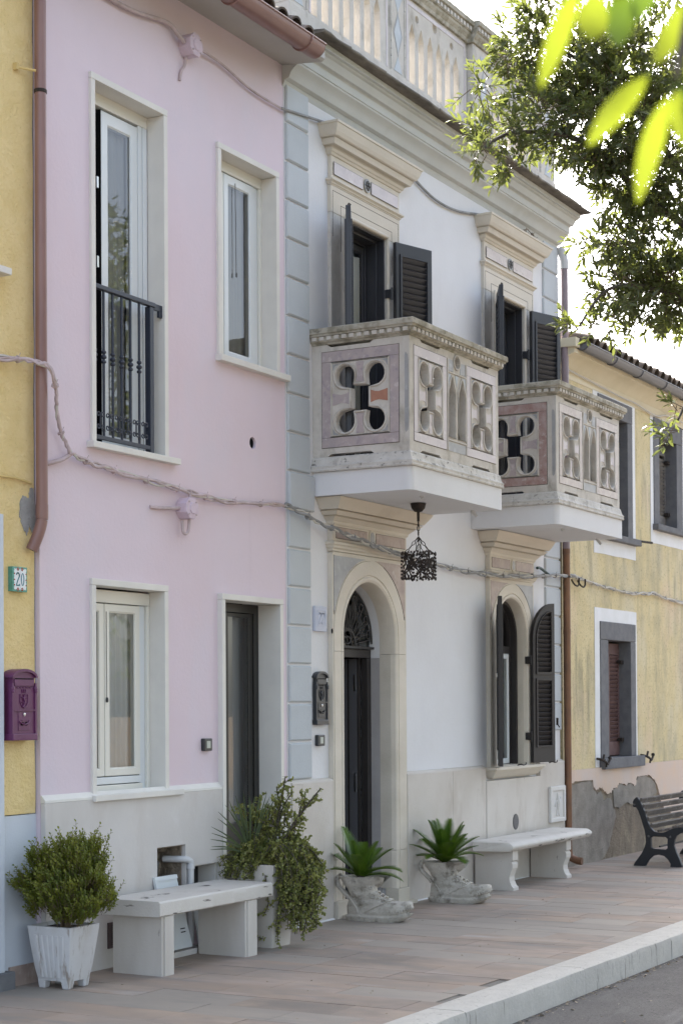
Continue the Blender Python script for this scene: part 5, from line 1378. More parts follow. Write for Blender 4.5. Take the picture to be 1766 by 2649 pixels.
# cables
def bundle(name, P, label, mats, r=.012, n=3, tw=9., ties=.30, tmat=None):
    t = tag(empty(name, P[0]), label, 'cable')
    C_ = catmull(P, 8); N = len(C_)
    for k in range(n):
        Q = []
        for i, p in enumerate(C_):
            a = tw * i / 8 * .5 + 2 * pi * k / n + 1.2 * sin(i * .31 + k)
            Q.append(p + Vector((0, -abs(r * .8 * cos(a)), r * .95 * sin(a) + .004 * sin(i * .7 + 2 * k))))
        obj('strand', MB().tube(Q, r * (.95 if k == 0 else .6), 6), mats[k % len(mats)], t, smooth=60)
    q = MB(); L_ = 0; last = C_[0]
    for p, nx in zip(C_[:-1], C_[1:]):
        L_ += (nx - p).length
        if L_ > ties:
            L_ = 0; d_ = (nx - p).normalized(); q.tube([p - d_ * .005, p + d_ * .005], r * 1.9, 7)
            q.tube([p + Vector((0, -r, r * 1.6)), p + Vector((.004, -r - .006, r * 3.0))], .0022, 4)
    if q.v: stuff(obj('cable_tie', q, tmat or mats[0], t))
    return t
bundle('cable_bundle', [(7.40, -.01, 3.58), (7.612, -.02, 3.592), (7.758, -.05, 3.60), (7.85, -.12, 3.575), (7.90, -.13, 3.50), (7.96, -.09, 3.43), (8.02, -.05, 3.31), (8.09, -.04, 3.20), (8.155, -.045, 3.118), (8.269, -.04, 3.092), (8.488, -.035, 3.073), (8.832, -.035, 3.045), (9.29, -.035, 3.025), (9.729, -.035, 3.002), (10.2, -.035, 3.02), (10.60, -.05, 3.045)], 'pink painted bundle of cables sagging across the pink house below the upper sills', [M['cablep'], M['cablep'], M['cablec']])
bundle('cable_bundle', [(10.60, -.055, 3.047), (10.80, -.08, 3.02), (10.99, -.09, 2.962), (11.257, -.12, 2.922), (11.44, -.125, 2.895), (11.756, -.13, 2.855), (12.019, -.13, 2.83), (12.43, -.12, 2.808), (12.8, -.07, 2.795), (13.276, -.05, 2.785), (13.417, -.05, 2.776), (13.80, -.06, 2.765), (14.162, -.10, 2.768), (14.697, -.11, 2.790), (15.265, -.10, 2.826), (15.90, -.07, 2.873), (16.25, -.06, 2.893)], 'grey tied cable bundle passing in front of the white house doorway', [M['cableg'], M['cablec'], M['cableg']], r=.013)
bundle('cable_bundle', [(16.25, -.05, 2.895), (16.451, -.035, 2.883), (16.955, -.03, 2.846), (17.413, -.03, 2.829), (18.006, -.03, 2.817), (18.50, -.03, 2.835), (18.797, -.03, 2.853), (19.171, -.03, 2.819), (19.824, -.03, 2.796), (21, -.03, 2.76)], 'twisted pale cable running across the ochre house wall', [M['cablec'], M['cableg'], M['cablec']], r=.011)
t = tag(empty('cable', (8.6, 0, 6.0)), 'thin cable from the upper junction box to the white house window pediments', 'cable')
obj('strand', MB().tube(catmull([(8.3, -.03, 6.02), (8.616, -.03, 6.0), (8.868, -.03, 6.012), (9.20, -.03, 6.062), (9.30, -.05, 6.01), (9.37, -.05, 5.985)], 6), .015, 7), M['cablep'], t, smooth=60)
obj('strand', MB().tube(catmull([(9.52, -.05, 6.0), (9.841, -.03, 6.002), (10.232, -.025, 5.945), (10.64, -.025, 5.935)], 6), .009, 6), M['cablep'], t, smooth=60)
obj('strand', MB().tube(catmull([(10.64, -.028, 5.935), (11.06, -.03, 5.99), (11.30, -.03, 6.02), (11.50, -.06, 6.03), (12.3, -.08, 6.03), (12.70, -.04, 6.0), (12.842, -.02, 5.985), (13.0, -.02, 5.95), (13.172, -.02, 5.926), (13.4, -.02, 5.920), (13.7, -.02, 5.945), (14.1, -.02, 6.02)], 6), .011, 6), M['cableg'], t, smooth=60)
t = tag(obj('cable', MB().tube(catmull([(7.4, .01, 2.92), (7.57, .01, 2.92), (7.729, .01, 2.922), (7.86, .01, 2.906)], 5), .008, 6), M['cabley']), 'thin yellow painted cable on the roughcast beside the brown downpipe', 'cable')
t = tag(obj('cable', MB().tube(catmull([(16.10, -.02, 4.975), (16.372, -.03, 4.968), (17.679, -.03, 4.933), (18.175, -.03, 4.935), (18.628, -.03, 4.904), (18.963, -.03, 4.898), (19.311, -.03, 4.955), (19.883, -.03, 4.95)], 5), .009, 6), M['cablec']), 'thin cream cable under the coved eaves of the ochre house', 'cable')
t = tag(obj('conduit', MB().tube(catmull([(7.99, -.005, 3.035), (8.03, -.03, 3.05), (8.09, -.035, 3.07), (8.16, -.04, 3.11)], 5), .014, 7), M['cablep']), 'short pink conduit stub beside the tall window sill', 'conduit')
t = tag(obj('hose_end', MB().tube(catmull([(15.31, -.05, 2.91), (15.38, -.05, 2.915), (15.48, -.055, 2.89), (15.60, -.06, 2.855)], 5), .014, 8), mat('green_hose', (.045, .075, .065), rough=.5)), 'short dark green hose end above the arched window', 'hose')
for hx in (16.33, 16.50):
    tag(obj('wall_hook', MB().tube(catmull([(hx - .06, -.02, 2.86), (hx - .055, -.05, 2.81), (hx, -.06, 2.795), (hx + .045, -.06, 2.82), (hx + .05, -.06, 2.88)], 5), .009, 6), M['oldiron']), ('curved iron hook against the downpipe on the ochre wall' if hx < 16.4 else 'curved iron hook farther from the downpipe on the ochre wall'), 'hook', 'iron hooks under the cable on the ochre wall')
nb = MB(); NR = random.Random(6)
for i in range(70):
    a = NR.uniform(0, 6.28); c = Vector((15.06 + NR.uniform(-.13, .13), -.07 + NR.uniform(-.05, .05), 6.03 + NR.uniform(0, .05)))
    d_ = Vector((cos(a), sin(a) * .4, NR.uniform(-.4, .6))) * NR.uniform(.02, .05); nb.tube([c - d_, c + d_], .004, 3)
tag(obj('bird_nest', nb, M['mud']), 'dried remains of a bird nest on the right window pediment', 'nest')

# ================================================================== LANTERN
la = tag(empty('hanging_lantern', (11.91, -.48, 2.57)), 'rusty pierced iron lantern hanging on chains under the near balcony', 'lantern')
LX, LY = 11.91, -.48
obj('ceiling_rose', MB().lathe([(.062, 3.164), (.060, 3.155), (.052, 3.125), (.030, 3.100), (.012, 3.096), (.010, 3.03), (.012, 3.025)], (LX, LY, 0), 16), M['oldiron'], la, smooth=50)
def link(c, d_, L_=.042, w_=.011, rot=0):
    d_ = Vector(d_).normalized(); s = d_.orthogonal().normalized(); s = Matrix.Rotation(rot, 3, d_) @ s
    P = []
    for k in range(12):
        a = 2 * pi * k / 12; P.append(Vector(c) + d_ * (L_ / 2 * sin(a)) + s * (w_ * cos(a) * (1 if abs(sin(a)) < .8 else .8)))
    return P
q = MB()
for k in range(3): q.tube(link((LX, LY, 3.005 - .036 * k), (0, 0, 1), rot=k * pi / 2), .0032, 4, closed=True)
top = Vector((LX, LY, 2.905))
for ax, ay in ((-.085, -.07), (.085, -.07), (-.085, .07), (.085, .07)):
    e = Vector((LX + ax, LY + ay, 2.772)); n = 4
    for k in range(n): q.tube(link(top.lerp(e, (k + .5) / n), e - top, .046, .010, k * pi / 2), .003, 4, closed=True)
q.tube([(LX, LY, 3.03), (LX + .004, LY, 2.9), (LX, LY, 2.76)], .003, 4)
obj('chain', q, M['oldiron'], la)
LRr = random.Random(12)
hw = .098
def leaf_blob(q, c, nrm, s):
    t1 = Vector((0, 0, 1)); t2 = Vector(nrm).cross(t1)
    n = 5; a0 = LRr.uniform(0, 6.28); P = []
    for k in range(2 * n):
        r = s * (1.0 if k % 2 == 0 else .45); a = a0 + pi * k / n
        P.append(Vector(c) + t1 * r * sin(a) + t2 * r * cos(a) + Vector(nrm) * (.006 if k % 2 else 0))
    b_ = len(q.v); q.v += [tuple(p) for p in P] + [tuple(Vector(c) + Vector(nrm) * .012)] + [tuple(Vector(c) - Vector(nrm) * .003)]
    for k in range(2 * n):
        q.f.append((b_ + k, b_ + (k + 1) % (2 * n), b_ + 2 * n)); q.f.append((b_ + (k + 1) % (2 * n), b_ + k, b_ + 2 * n + 1))
for nrm in ((-1, 0, 0), (0, -1, 0), (1, 0, 0), (0, 1, 0)):
    q = MB()
    t2 = Vector(nrm).cross(Vector((0, 0, 1)))
    cc = Vector((LX, LY, 2.68)) + Vector(nrm) * hw
    for i in range(30):
        u_, v_ = LRr.uniform(-.088, .088), LRr.uniform(-.092, .092)
        leaf_blob(q, cc + t2 * u_ + Vector((0, 0, v_)), nrm, LRr.uniform(.013, .021))
    for k in range(8):
        for e_ in (-1, 1):
            leaf_blob(q, cc + t2 * (-.092 + .026 * k) + Vector((0, 0, e_ * .098 + LRr.uniform(-.006, .006))), nrm, .015)
            leaf_blob(q, cc + t2 * (e_ * .094) + Vector((0, 0, -.095 + .026 * k)), nrm, .014)
    for k in range(6):
        a = LRr.uniform(0, 6.28); p0 = cc + t2 * LRr.uniform(-.05, .05) + Vector((0, 0, LRr.uniform(-.05, .05)))
        q.tube(catmull([p0, p0 + t2 * .04 * cos(a) + Vector((0, 0, .04 * sin(a))), p0 + t2 * .07 * cos(a + .5) + Vector((0, 0, .07 * sin(a + .5)))], 4), .005, 5)
    for e_ in (-1, 1): q.tube([cc + t2 * -.07 + Vector((0, 0, e_ * .07)), cc + t2 * .07 - Vector((0, 0, e_ * .07))], .006, 5)
    obj('pierced_side', q, M['oldiron'], la, fix=False)

# ================================================================== METER COVER
mc = tag(empty('meter_cover', (9.15, -.09, 0)), 'loose white metal meter cover leaning in the niche behind the bench', 'panel')
def lean(u, v, w_): return (u + .055 * (.52 - v) * 1.0, -.135 + .10 * v / .52 + w_, .012 + v)
obj('cover_sheet', MB().prism([(8.985, .03), (9.265, .03), (9.235, .50), (8.985, .50)], -.006, .006, lean), M['upvc2'], mc, bevel=.002)
obj('cover_edge', MB().prism(rect(8.985, 9.235, .475, .50), -.014, -.005, lean).prism(rect(8.985, 9.005, .05, .475), -.014, -.005, lean), M['upvc2'], mc)
q = MB()
for z in (.13, .152): q.prism(rect(9.165, 9.215, z, z + .006), -.0085, -.005, lean)
q.prism(rect(9.17, 9.19, .30, .33), -.0085, -.005, lean)
obj('cover_slot', q, M['black'], mc)
obj('cover_foot', MB().box(9.0, 9.33, -.15, -.04, -.01, .03), M['plinth'], mc, bevel=.004)
mc2 = tag(empty('meter_cover', (9.58, -.09, 0)), 'white sheet leaning below the wide dark niche behind the bench', 'panel')
lean2 = lambda u, v, w_: (u, -.10 + .06 * v / .3 + w_, .012 + v)
obj('cover_sheet', MB().prism(rect(9.42, 9.76, 0, .30), -.005, .005, lean2), M['upvc2'], mc2, bevel=.002)
obj('cover_label', MB().prism(rect(9.43, 9.56, .27, .298), -.008, -.004, lean2), M['lead'], mc2)

# ================================================================== BENCHES
be = tag(empty('stone_bench', (9.0, -.33, g(9))), 'plain rectangular travertine bench in front of the pink house', 'bench')
rg = []
BR_ = random.Random(21)
sl = MB(); nx = 26
for i in range(nx + 1):
    xx = 8.352 + (9.628 - 8.352) * i / nx
    j = lambda a=.0018: BR_.uniform(-a, a)
    rg.append([(xx, -.115, .352), (xx, -.530 + j(), .354 + j()), (xx, -.540 + j(), .362), (xx, -.541 + j(.001), .405), (xx, -.539 + j(), .436), (xx, -.531 + j(), .446 + j(.001)), (xx, -.115, .447)])
obj('slab', sl.loft(rg), M['bench'], be, smooth=30)
for a, b_ in ((8.392, 8.508), (9.312, 9.445)):
    P = [(a, -.522), (b_ - .018, -.522), (b_ - .010, -.516), (b_ - .0, -.516), (b_, -.16), (a, -.16)]
    obj('leg', MB().box(a, b_ - .0, -.524, -.165, g(9) - .03, .3525).box(a + .022, b_ + .0, -.532, -.5245, g(9) - .03, .3515), M['leg'], be, bevel=.003)
be2 = tag(empty('stone_bench', (14.6, -.27, g(14.6))), 'white stone bench with curved scroll legs under the arched window', 'bench')
rg = []
n = 6
prof = [(-.10, .322), (-.44, .326), (-.455, .328)] + [(-.455 - .03 * sin(pi * k / 8), .330 + .072 * k / 8) for k in range(1, 8)] + [(-.442, .406), (-.425, .408), (-.10, .410)]
for xx, ins in ((13.69, .03), (13.70, .008), (13.72, .0), (15.50, .0), (15.56, .0), (15.60, .010), (15.615, .035)):
    rg.append([(xx, y + (ins if y < -.2 else 0), z - (.0 if z < .36 else ins * .3)) for y, z in prof])
obj('slab', MB().loft(rg), M['bench'], be2, smooth=40)
for a, b_ in ((13.80, 13.915), (15.05, 15.165)):
    gx = g(a) - .02
    P = [(-.07, gx), (-.435, gx), (-.435, gx + .045), (-.418, gx + .06), (-.400, gx + .10), (-.398, gx + .14), (-.410, gx + .175), (-.428, gx + .215), (-.430, gx + .25), (-.418, gx + .272), (-.405, gx + .278), (-.432, gx + .280), (-.432, .3225), (-.07, .3225)]
    obj('leg', MB().prism(P, a, b_, lambda u, v, w_: (w_, u, v)), M['leg'], be2, bevel=.003)
# slatted park bench by the ochre wall
pb = tag(empty('park_bench', (17.4, -.8, g(17))), 'black cast iron bench with weathered wooden slats by the peeling wall', 'bench')
gz = g(16.6)
FR = [(-.535, 0), (-.665, 0), (-.672, .02), (-.70, .065), (-.745, .105), (-.80, .118), (-.855, .108), (-.895, .075), (-.925, .028), (-.918, 0), (-1.04, 0), (-1.042, .02), (-1.02, .075), (-.985, .15), (-.962, .215), (-.968, .27), (-.985, .31), (-1.02, .335), (-1.055, .345), (-1.075, .365), (-1.075, .385), (-1.04, .398), (-1.0, .396), (-.95, .385), (-.90, .362), (-.85, .342), (-.80, .338), (-.755, .352), (-.715, .392), (-.69, .45), (-.668, .52), (-.645, .58), (-.615, .645), (-.585, .690), (-.572, .690), (-.545, .665), (-.533, .640), (-.540, .618), (-.532, .600), (-.545, .588), (-.565, .590), (-.572, .585), (-.59, .555), (-.615, .49), (-.635, .42), (-.655, .36), (-.665, .30), (-.668, .24), (-.655, .19), (-.625, .13), (-.585, .075), (-.55, .03)]
hole_ = [(-.725, .19), (-.75, .175), (-.87, .170), (-.892, .185), (-.895, .28), (-.875, .297), (-.745, .300), (-.722, .285)]
for xx in (16.585, 18.05):
    obj('end_frame', MB().shape([[(a, b_ + gz) for a, b_ in FR], [(a, b_ + gz) for a, b_ in hole_]], xx, xx + .045, lambda u, v, w_: (w_, u, v)), M['benchiron'], pb, bevel=.006)
SLT = [(-.600, .655, 66), (-.628, .592, 66), (-.652, .528, 68), (-.675, .464, 68), (-.705, .402, 62), (-.80, .358, 8), (-.875, .372, 12), (-.95, .402, 16), (-1.02, .415, 6)]
for y, z, a in SLT:
    q = MB().box(16.60, 18.12, -.027, .027, -.011, .011); q.xf(Matrix.Rotation(radians(-a if a > 30 else -a), 4, 'X'))
    q.v = [(p[0], p[1] + y - .012, p[2] + z + gz) for p in q.v]
    obj('slat', q, M['benchwood'], pb, bevel=.003)
q = MB()
for y, z in ((-.70, .30), (-.925, .30), (-.552, .615)): q.lathe([(.012, 0), (.009, .006)], (16.585, y, z + gz), 8, Matrix.Rotation(-pi / 2, 4, 'Y'))
obj('bolt', q, M['lead'], pb)
obj('tie_rod', MB().tube([(16.6, -.81, .20 + gz), (18.08, -.81, .20 + gz)], .010, 6), M['benchiron'], pb)

# ================================================================== POTS AND PLANTS
def leafquad(mb_, p, d_, n_, L_, W_, fold=.18):
    """one folded leaf: base p, direction d_, normal n_"""
    d_ = d_.normalized(); s = d_.cross(n_)
    s = s.normalized() if s.length > 1e-6 else d_.orthogonal().normalized()
    nn = s.cross(d_)
    b_ = len(mb_.v)
    pts = [p, p + d_ * L_ * .35 + s * W_ * .48 + nn * W_ * fold, p + d_ * L_ * .72 + s * W_ * .38 + nn * W_ * fold * .8, p + d_ * L_ - nn * L_ * .05,
           p + d_ * L_ * .72 - s * W_ * .38 + nn * W_ * fold * .8, p + d_ * L_ * .35 - s * W_ * .48 + nn * W_ * fold, p + d_ * L_ * .5]
    mb_.v += [tuple(q_) for q_ in pts]
    mb_.f += [(b_, b_ + 1, b_ + 2, b_ + 6), (b_ + 6, b_ + 2, b_ + 3), (b_, b_ + 6, b_ + 4, b_ + 5), (b_ + 6, b_ + 3, b_ + 4)]
def rv(R_): 
    while True:
        v = Vector((R_.uniform(-1, 1), R_.uniform(-1, 1), R_.uniform(-1, 1)))
        if .05 < v.length < 1: return v
# ribbed square pot
po = tag(empty('plant_pot', (7.83, -.225, 0)), 'white ribbed square resin pot with dirty feet by the yellow house', 'pot')
def sq_pot(cx, cy, z0, z1, h0, h1, wall=.018, ribs=0):
    mb_ = MB(); N = 8
    rings = []
    def ring_(hx, hy, z, rd=.012):
        P = []
        for (sx, sy, a0) in ((1, -1, -pi / 2), (1, 1, 0), (-1, 1, pi / 2), (-1, -1, pi)):
            for k in range(3):
                a = a0 + pi / 2 * k / 2; P.append((cx + sx * (hx - rd) + rd * cos(a), cy + sy * (hy - rd) + rd * sin(a), z))
        return P
    for t in (0, .25, .5, .75, .9, 1):
        e = h0[0] + (h1[0] - h0[0]) * t ** .8; f_ = h0[1] + (h1[1] - h0[1]) * t ** .8
        rings.append(ring_(e, f_, z0 + (z1 - z0) * t))
    rings.append(ring_(h1[0] - wall, h1[1] - wall, z1 + .001)); rings.append(ring_(h1[0] - wall - .01, h1[1] - wall - .01, z1 - .05))
    mb_.loft(rings); return mb_
PC = (7.845, -.225); Ph0, Ph1 = (.098, .112), (.138, .158)
obj('pot_wall', sq_pot(PC[0], PC[1], .045, .356, Ph0, Ph1), M['pot'], po, smooth=35)
for k in range(6):
    y_ = -.62 + .248 * k
    q = MB(); P = []
    rgs = []
    for t in (.06, .5, .84):
        hx = Ph0[0] + (Ph1[0] - Ph0[0]) * t ** .8; hy = Ph0[1] + (Ph1[1] - Ph0[1]) * t ** .8; z = .045 + .311 * t
        yc = PC[1] + hy * y_; xf_ = PC[0] - hx
        rgs.append([(xf_ + .003, yc - .013, z), (xf_ - .006, yc - .006, z), (xf_ - .006, yc + .006, z), (xf_ + .003, yc + .013, z)])
    obj('rib', q.loft(rgs), M['pot'], po)
for sx in (-1, 1):
    for sy in (-1, 1):
        q = MB().box(PC[0] + sx * .070 - .030, PC[0] + sx * .070 + .030, PC[1] + sy * .082 - .030, PC[1] + sy * .082 + .030, 0, .055)
        q.v[:4] = [(PC[0] + sx * .072 + (p[0] - PC[0] - sx * .070) * .72, PC[1] + sy * .084 + (p[1] - PC[1] - sy * .082) * .72, 0) for p in q.v[:4]]
        obj('foot', q, M['pot'], po, bevel=.006)
obj('soil', MB().box(PC[0] - .115, PC[0] + .115, PC[1] - .135, PC[1] + .135, .30, .338), M['soil'], po)
bu = tag(empty('shrub', (7.84, -.25, .338)), 'clipped round boxwood shrub in the white ribbed pot', 'shrub')
fo = MB(); stb = MB(); R_ = random.Random(31)
BC = Vector((7.815, -.285, .560)); BRx = Vector((.205, .265, .235))
nsp = 0
tries = 0
while nsp < 2100 and tries < 15000:
    tries += 1
    v = rv(R_); v.normalize(); v *= R_.uniform(.35, 1.0) ** .45 * (1.0 + .5 * noise.noise(v * 1.7 + Vector((3, 1, 7))))
    c = BC + Vector((v.x * BRx.x, v.y * BRx.y, v.z * BRx.z))
    nz_ = noise.noise(c * 7.0)
    if nz_ < -.25 and v.length > .55: continue
    if c.z < .365: continue
    # a thin open spot at the lower right, as on the real bush
    if (c - Vector((7.85, -.50, .47))).length < .085 and R_.random() < .8: continue
    up_ = Vector((v.x * .55, v.y * .55, .75 + .25 * v.z)) + .25 * rv(R_)
    up_.normalize()
    L_ = R_.uniform(.045, .085) * (1.7 if R_.random() < .10 else 1)
    ax = up_.orthogonal().normalized(); bx_ = up_.cross(ax)
    for k in range(9):
        t = (k + 1) / 9; a = 2.4 * k + R_.uniform(-.3, .3)
        dl = (ax * cos(a) + bx_ * sin(a)) * .8 + up_ * .75
        leafquad(fo, c + up_ * L_ * t, dl, up_, R_.uniform(.018, .026), R_.uniform(.010, .014))
    stb.tube([c - up_ * .015, c + up_ * L_], .0012, 3)
    nsp += 1
for i in range(14):
    v = rv(R_).normalized(); e = BC + Vector((v.x * .15, v.y * .18, v.z * .12))
    stb.tube(catmull([(7.84 + .02 * v.x, -.24 + .02 * v.y, .33), (7.83 + .05 * v.x, -.26 + .05 * v.y, .45), e], 4), [.007] * 4 + [.004] * 5, 5)
obj('foliage', fo, M['box'], bu, fix=False); obj('stem', stb, M['twig'], bu)
# trailing sprig over the rim
# tall planter with trailing succulent and dracaena
pp = tag(empty('plant_pot', (9.85, -.33, 0)), 'tall cream square planter half hidden by trailing succulent', 'pot')
obj('pot_wall', sq_pot(9.862, -.345, g(9.8) - .005, .545, (.118, .115), (.15, .15), .02), M['pot2'], pp, smooth=35)
obj('soil', MB().box(9.74, 9.985, -.465, -.225, .46, .515), M['soil'], pp)
su = tag(empty('succulent', (9.86, -.36, .515)), 'trailing elephant bush succulent spilling over the tall planter', 'shrub')
fo = MB(); stb = MB(); R_ = random.Random(77)
def strand_(P, r0, dens=1.0, ls=.020, spread=.010, side=.5):
    C_ = catmull(P, 7)
    stb.tube(C_, [r0 * (1 - .75 * i / len(C_)) + .0012 for i in range(len(C_))], 5)
    for i in range(len(C_) - 1):
        p, q_ = C_[i], C_[i + 1]; seg = (q_ - p).length
        d_ = (q_ - p).normalized() if seg > 1e-6 else Vector((0, 0, 1))
        nn = max(1, int(seg / .0042 * dens))
        for k in range(nn):
            c = p.lerp(q_, R_.random()); a = R_.uniform(0, 6.28); o_ = d_.orthogonal().normalized(); o_ = Matrix.Rotation(a, 3, d_) @ o_
            leafquad(fo, c + o_ * .003, o_ + d_ * .35 + .3 * rv(R_), d_ + .5 * rv(R_), R_.uniform(.7, 1.15) * ls, R_.uniform(.65, .9) * ls, .08)
        if R_.random() < side and i > 2:
            o_ = Matrix.Rotation(R_.uniform(0, 6.28), 3, d_) @ d_.orthogonal().normalized(); L2 = R_.uniform(.03, .085)
            e = p + (o_ + d_ * .6).normalized() * L2
            stb.tube([p, e], .0018, 4)
            for k in range(int(L2 / .0035)):
                c = p.lerp(e, R_.random()); oo = rv(R_); leafquad(fo, c, oo + (e - p).normalized() * .4, rv(R_), R_.uniform(.7, 1.1) * ls, .8 * ls, .08)
root = Vector((9.86, -.38, .52))
# upright stems
for P, r0, dn_ in (([root, (9.86, -.42, .75), (9.85, -.47, .95), (9.85, -.507, 1.13)], .011, 1.5), ([root, (9.86, -.50, .72), (9.86, -.60, .86), (9.85, -.69, .96), (9.85, -.78, 1.055)], .012, .8), ([(9.86, -.60, .86), (9.86, -.62, .93), (9.85, -.66, 1.0)], .006, .9), ([(9.86, -.64, .90), (9.84, -.66, .95), (9.84, -.64, 1.0)], .004, .9),
                   ([root, (9.84, -.33, .74), (9.84, -.31, .86), (9.84, -.29, .985)], .008, 1.4), ([root, (9.84, -.25, .68), (9.83, -.20, .80), (9.82, -.18, .90)], .007, 1.3), ([(9.86, -.44, .8), (9.86, -.48, .92), (9.86, -.55, 1.02)], .006, 1.2), ([(9.86, -.46, .9), (9.86, -.44, 1.0), (9.86, -.43, 1.06)], .005, 1.2), ([root, (9.87, -.45, .62), (9.87, -.55, .75), (9.86, -.58, .82)], .007, 1.3)):
    strand_([Vector(p) for p in P], r0, dn_)
for i in range(60):                         # filler twigs in the upper mass
    b_ = Vector((9.86 + R_.uniform(-.08, .08), R_.uniform(-.54, -.22), R_.uniform(.55, .80))); e = b_ + Vector((R_.uniform(-.06, .06), R_.uniform(-.10, .08), R_.uniform(.06, .18)))
    strand_([b_, b_.lerp(e, .5) + .02 * rv(R_), e], .004, 1.2, side=.3)
for i in range(95):                         # trailing curtain on the street and right side
    y0 = R_.uniform(-.52, -.30); xo = R_.uniform(-.14, .14)
    out = R_.uniform(.04, .25); zt = R_.uniform(.56, .70); zb = R_.choice([.1, .14, .2, .25, .3, .36, .42]) + R_.uniform(-.04, .06)
    yb = -.50 - out * R_.uniform(.6, 1.0)
    strand_([Vector((9.86 + xo * .5, y0, .53)), Vector((9.86 + xo, (y0 + yb) / 2 - .03, zt)), Vector((9.86 + xo * 1.1, yb + .01, zt - .10)), Vector((9.86 + xo * 1.15, yb, (zt + zb) / 2)), Vector((9.86 + xo * 1.1 + R_.uniform(-.02, .02), yb + R_.uniform(-.01, .05), zb))], .004, .95, side=.35)
for i in range(64):                         # mound over the left rim
    e = Vector((9.72 + R_.uniform(-.06, .06), R_.uniform(-.40, -.08), R_.uniform(.44, .58)))
    strand_([Vector((9.84, -.32 + R_.uniform(-.1, .1), .53)), Vector((9.78, (e.y - .32) / 2, .64 + R_.uniform(-.03, .06))), e], .004, 1.2, side=.3)
for P in ([(9.76, -.40, .52), (9.70, -.44, .45), (9.70, -.46, .30), (9.71, -.42, .22)], [(9.80, -.48, .30), (9.76, -.50, .20), (9.77, -.49, .10), (9.78, -.48, .03)], [(9.72, -.20, .50), (9.69, -.22, .35), (9.69, -.25, .20), (9.70, -.33, .09), (9.71, -.42, .055)], [(9.9, -.62, .25), (9.88, -.64, .15), (9.87, -.62, .09)], [(9.88, -.74, .45), (9.86, -.79, .40), (9.85, -.81, .345)], [(9.9, -.72, .35), (9.86, -.77, .28), (9.85, -.80, .265)]):
    strand_([Vector(p) for p in P], .0035, 1.0, side=.25)
obj('foliage', fo, M['elephant'], su, fix=False); obj('stem', stb, M['bark'], su)
dc = tag(empty('dracaena', (9.80, -.27, .515)), 'spiky dracaena with thin blades behind the trailing succulent', 'plant')
R_ = random.Random(14)
tips = [(9.78, .029, .78), (9.78, -.009, .878), (9.78, -.06, .93), (9.79, -.097, .967), (9.78, .055, .638), (9.78, .05, .70), (9.8, -.147, .999), (9.8, -.20, 1.01), (9.8, -.25, .99), (9.81, -.282, 1.002), (9.82, -.33, 1.01), (9.82, -.385, 1.019), (9.82, -.41, 1.0), (9.83, -.44, .99), (9.76, .02, .74), (9.76, -.03, .84), (9.77, -.12, .94), (9.79, -.17, .95), (9.85, -.30, .98), (9.86, -.36, .97), (9.75, .03, .66), (9.90, -.2, .95), (9.9, -.1, .9), (9.84, -.23, .96)]
for tp in tips:
    tp = Vector(tp); tp = tp - Vector((1.517, 1, -.125)) * (.13 if tp.y > -.25 else .02) + .012 * rv(R_); bs = Vector((9.80, -.265, .60)) + .025 * rv(R_)
    md = bs.lerp(tp, .55) + Vector((0, 0, .02)); C_ = catmull([bs, md, tp], 6); s = (tp - bs).cross(Vector((1, .3, .1))).normalized()
    q = MB(); n = len(C_); rg = []
    for i, p in enumerate(C_):
        w_ = .006 * (1 - (i / (n - 1)) ** 2.2) + .0006; rg.append([p - s * w_, p + Vector((-.002, 0, 0)), p + s * w_])
    obj('blade', q.loft(rg, False, False, closed=False), M['blade'], dc, smooth=180, fix=False)

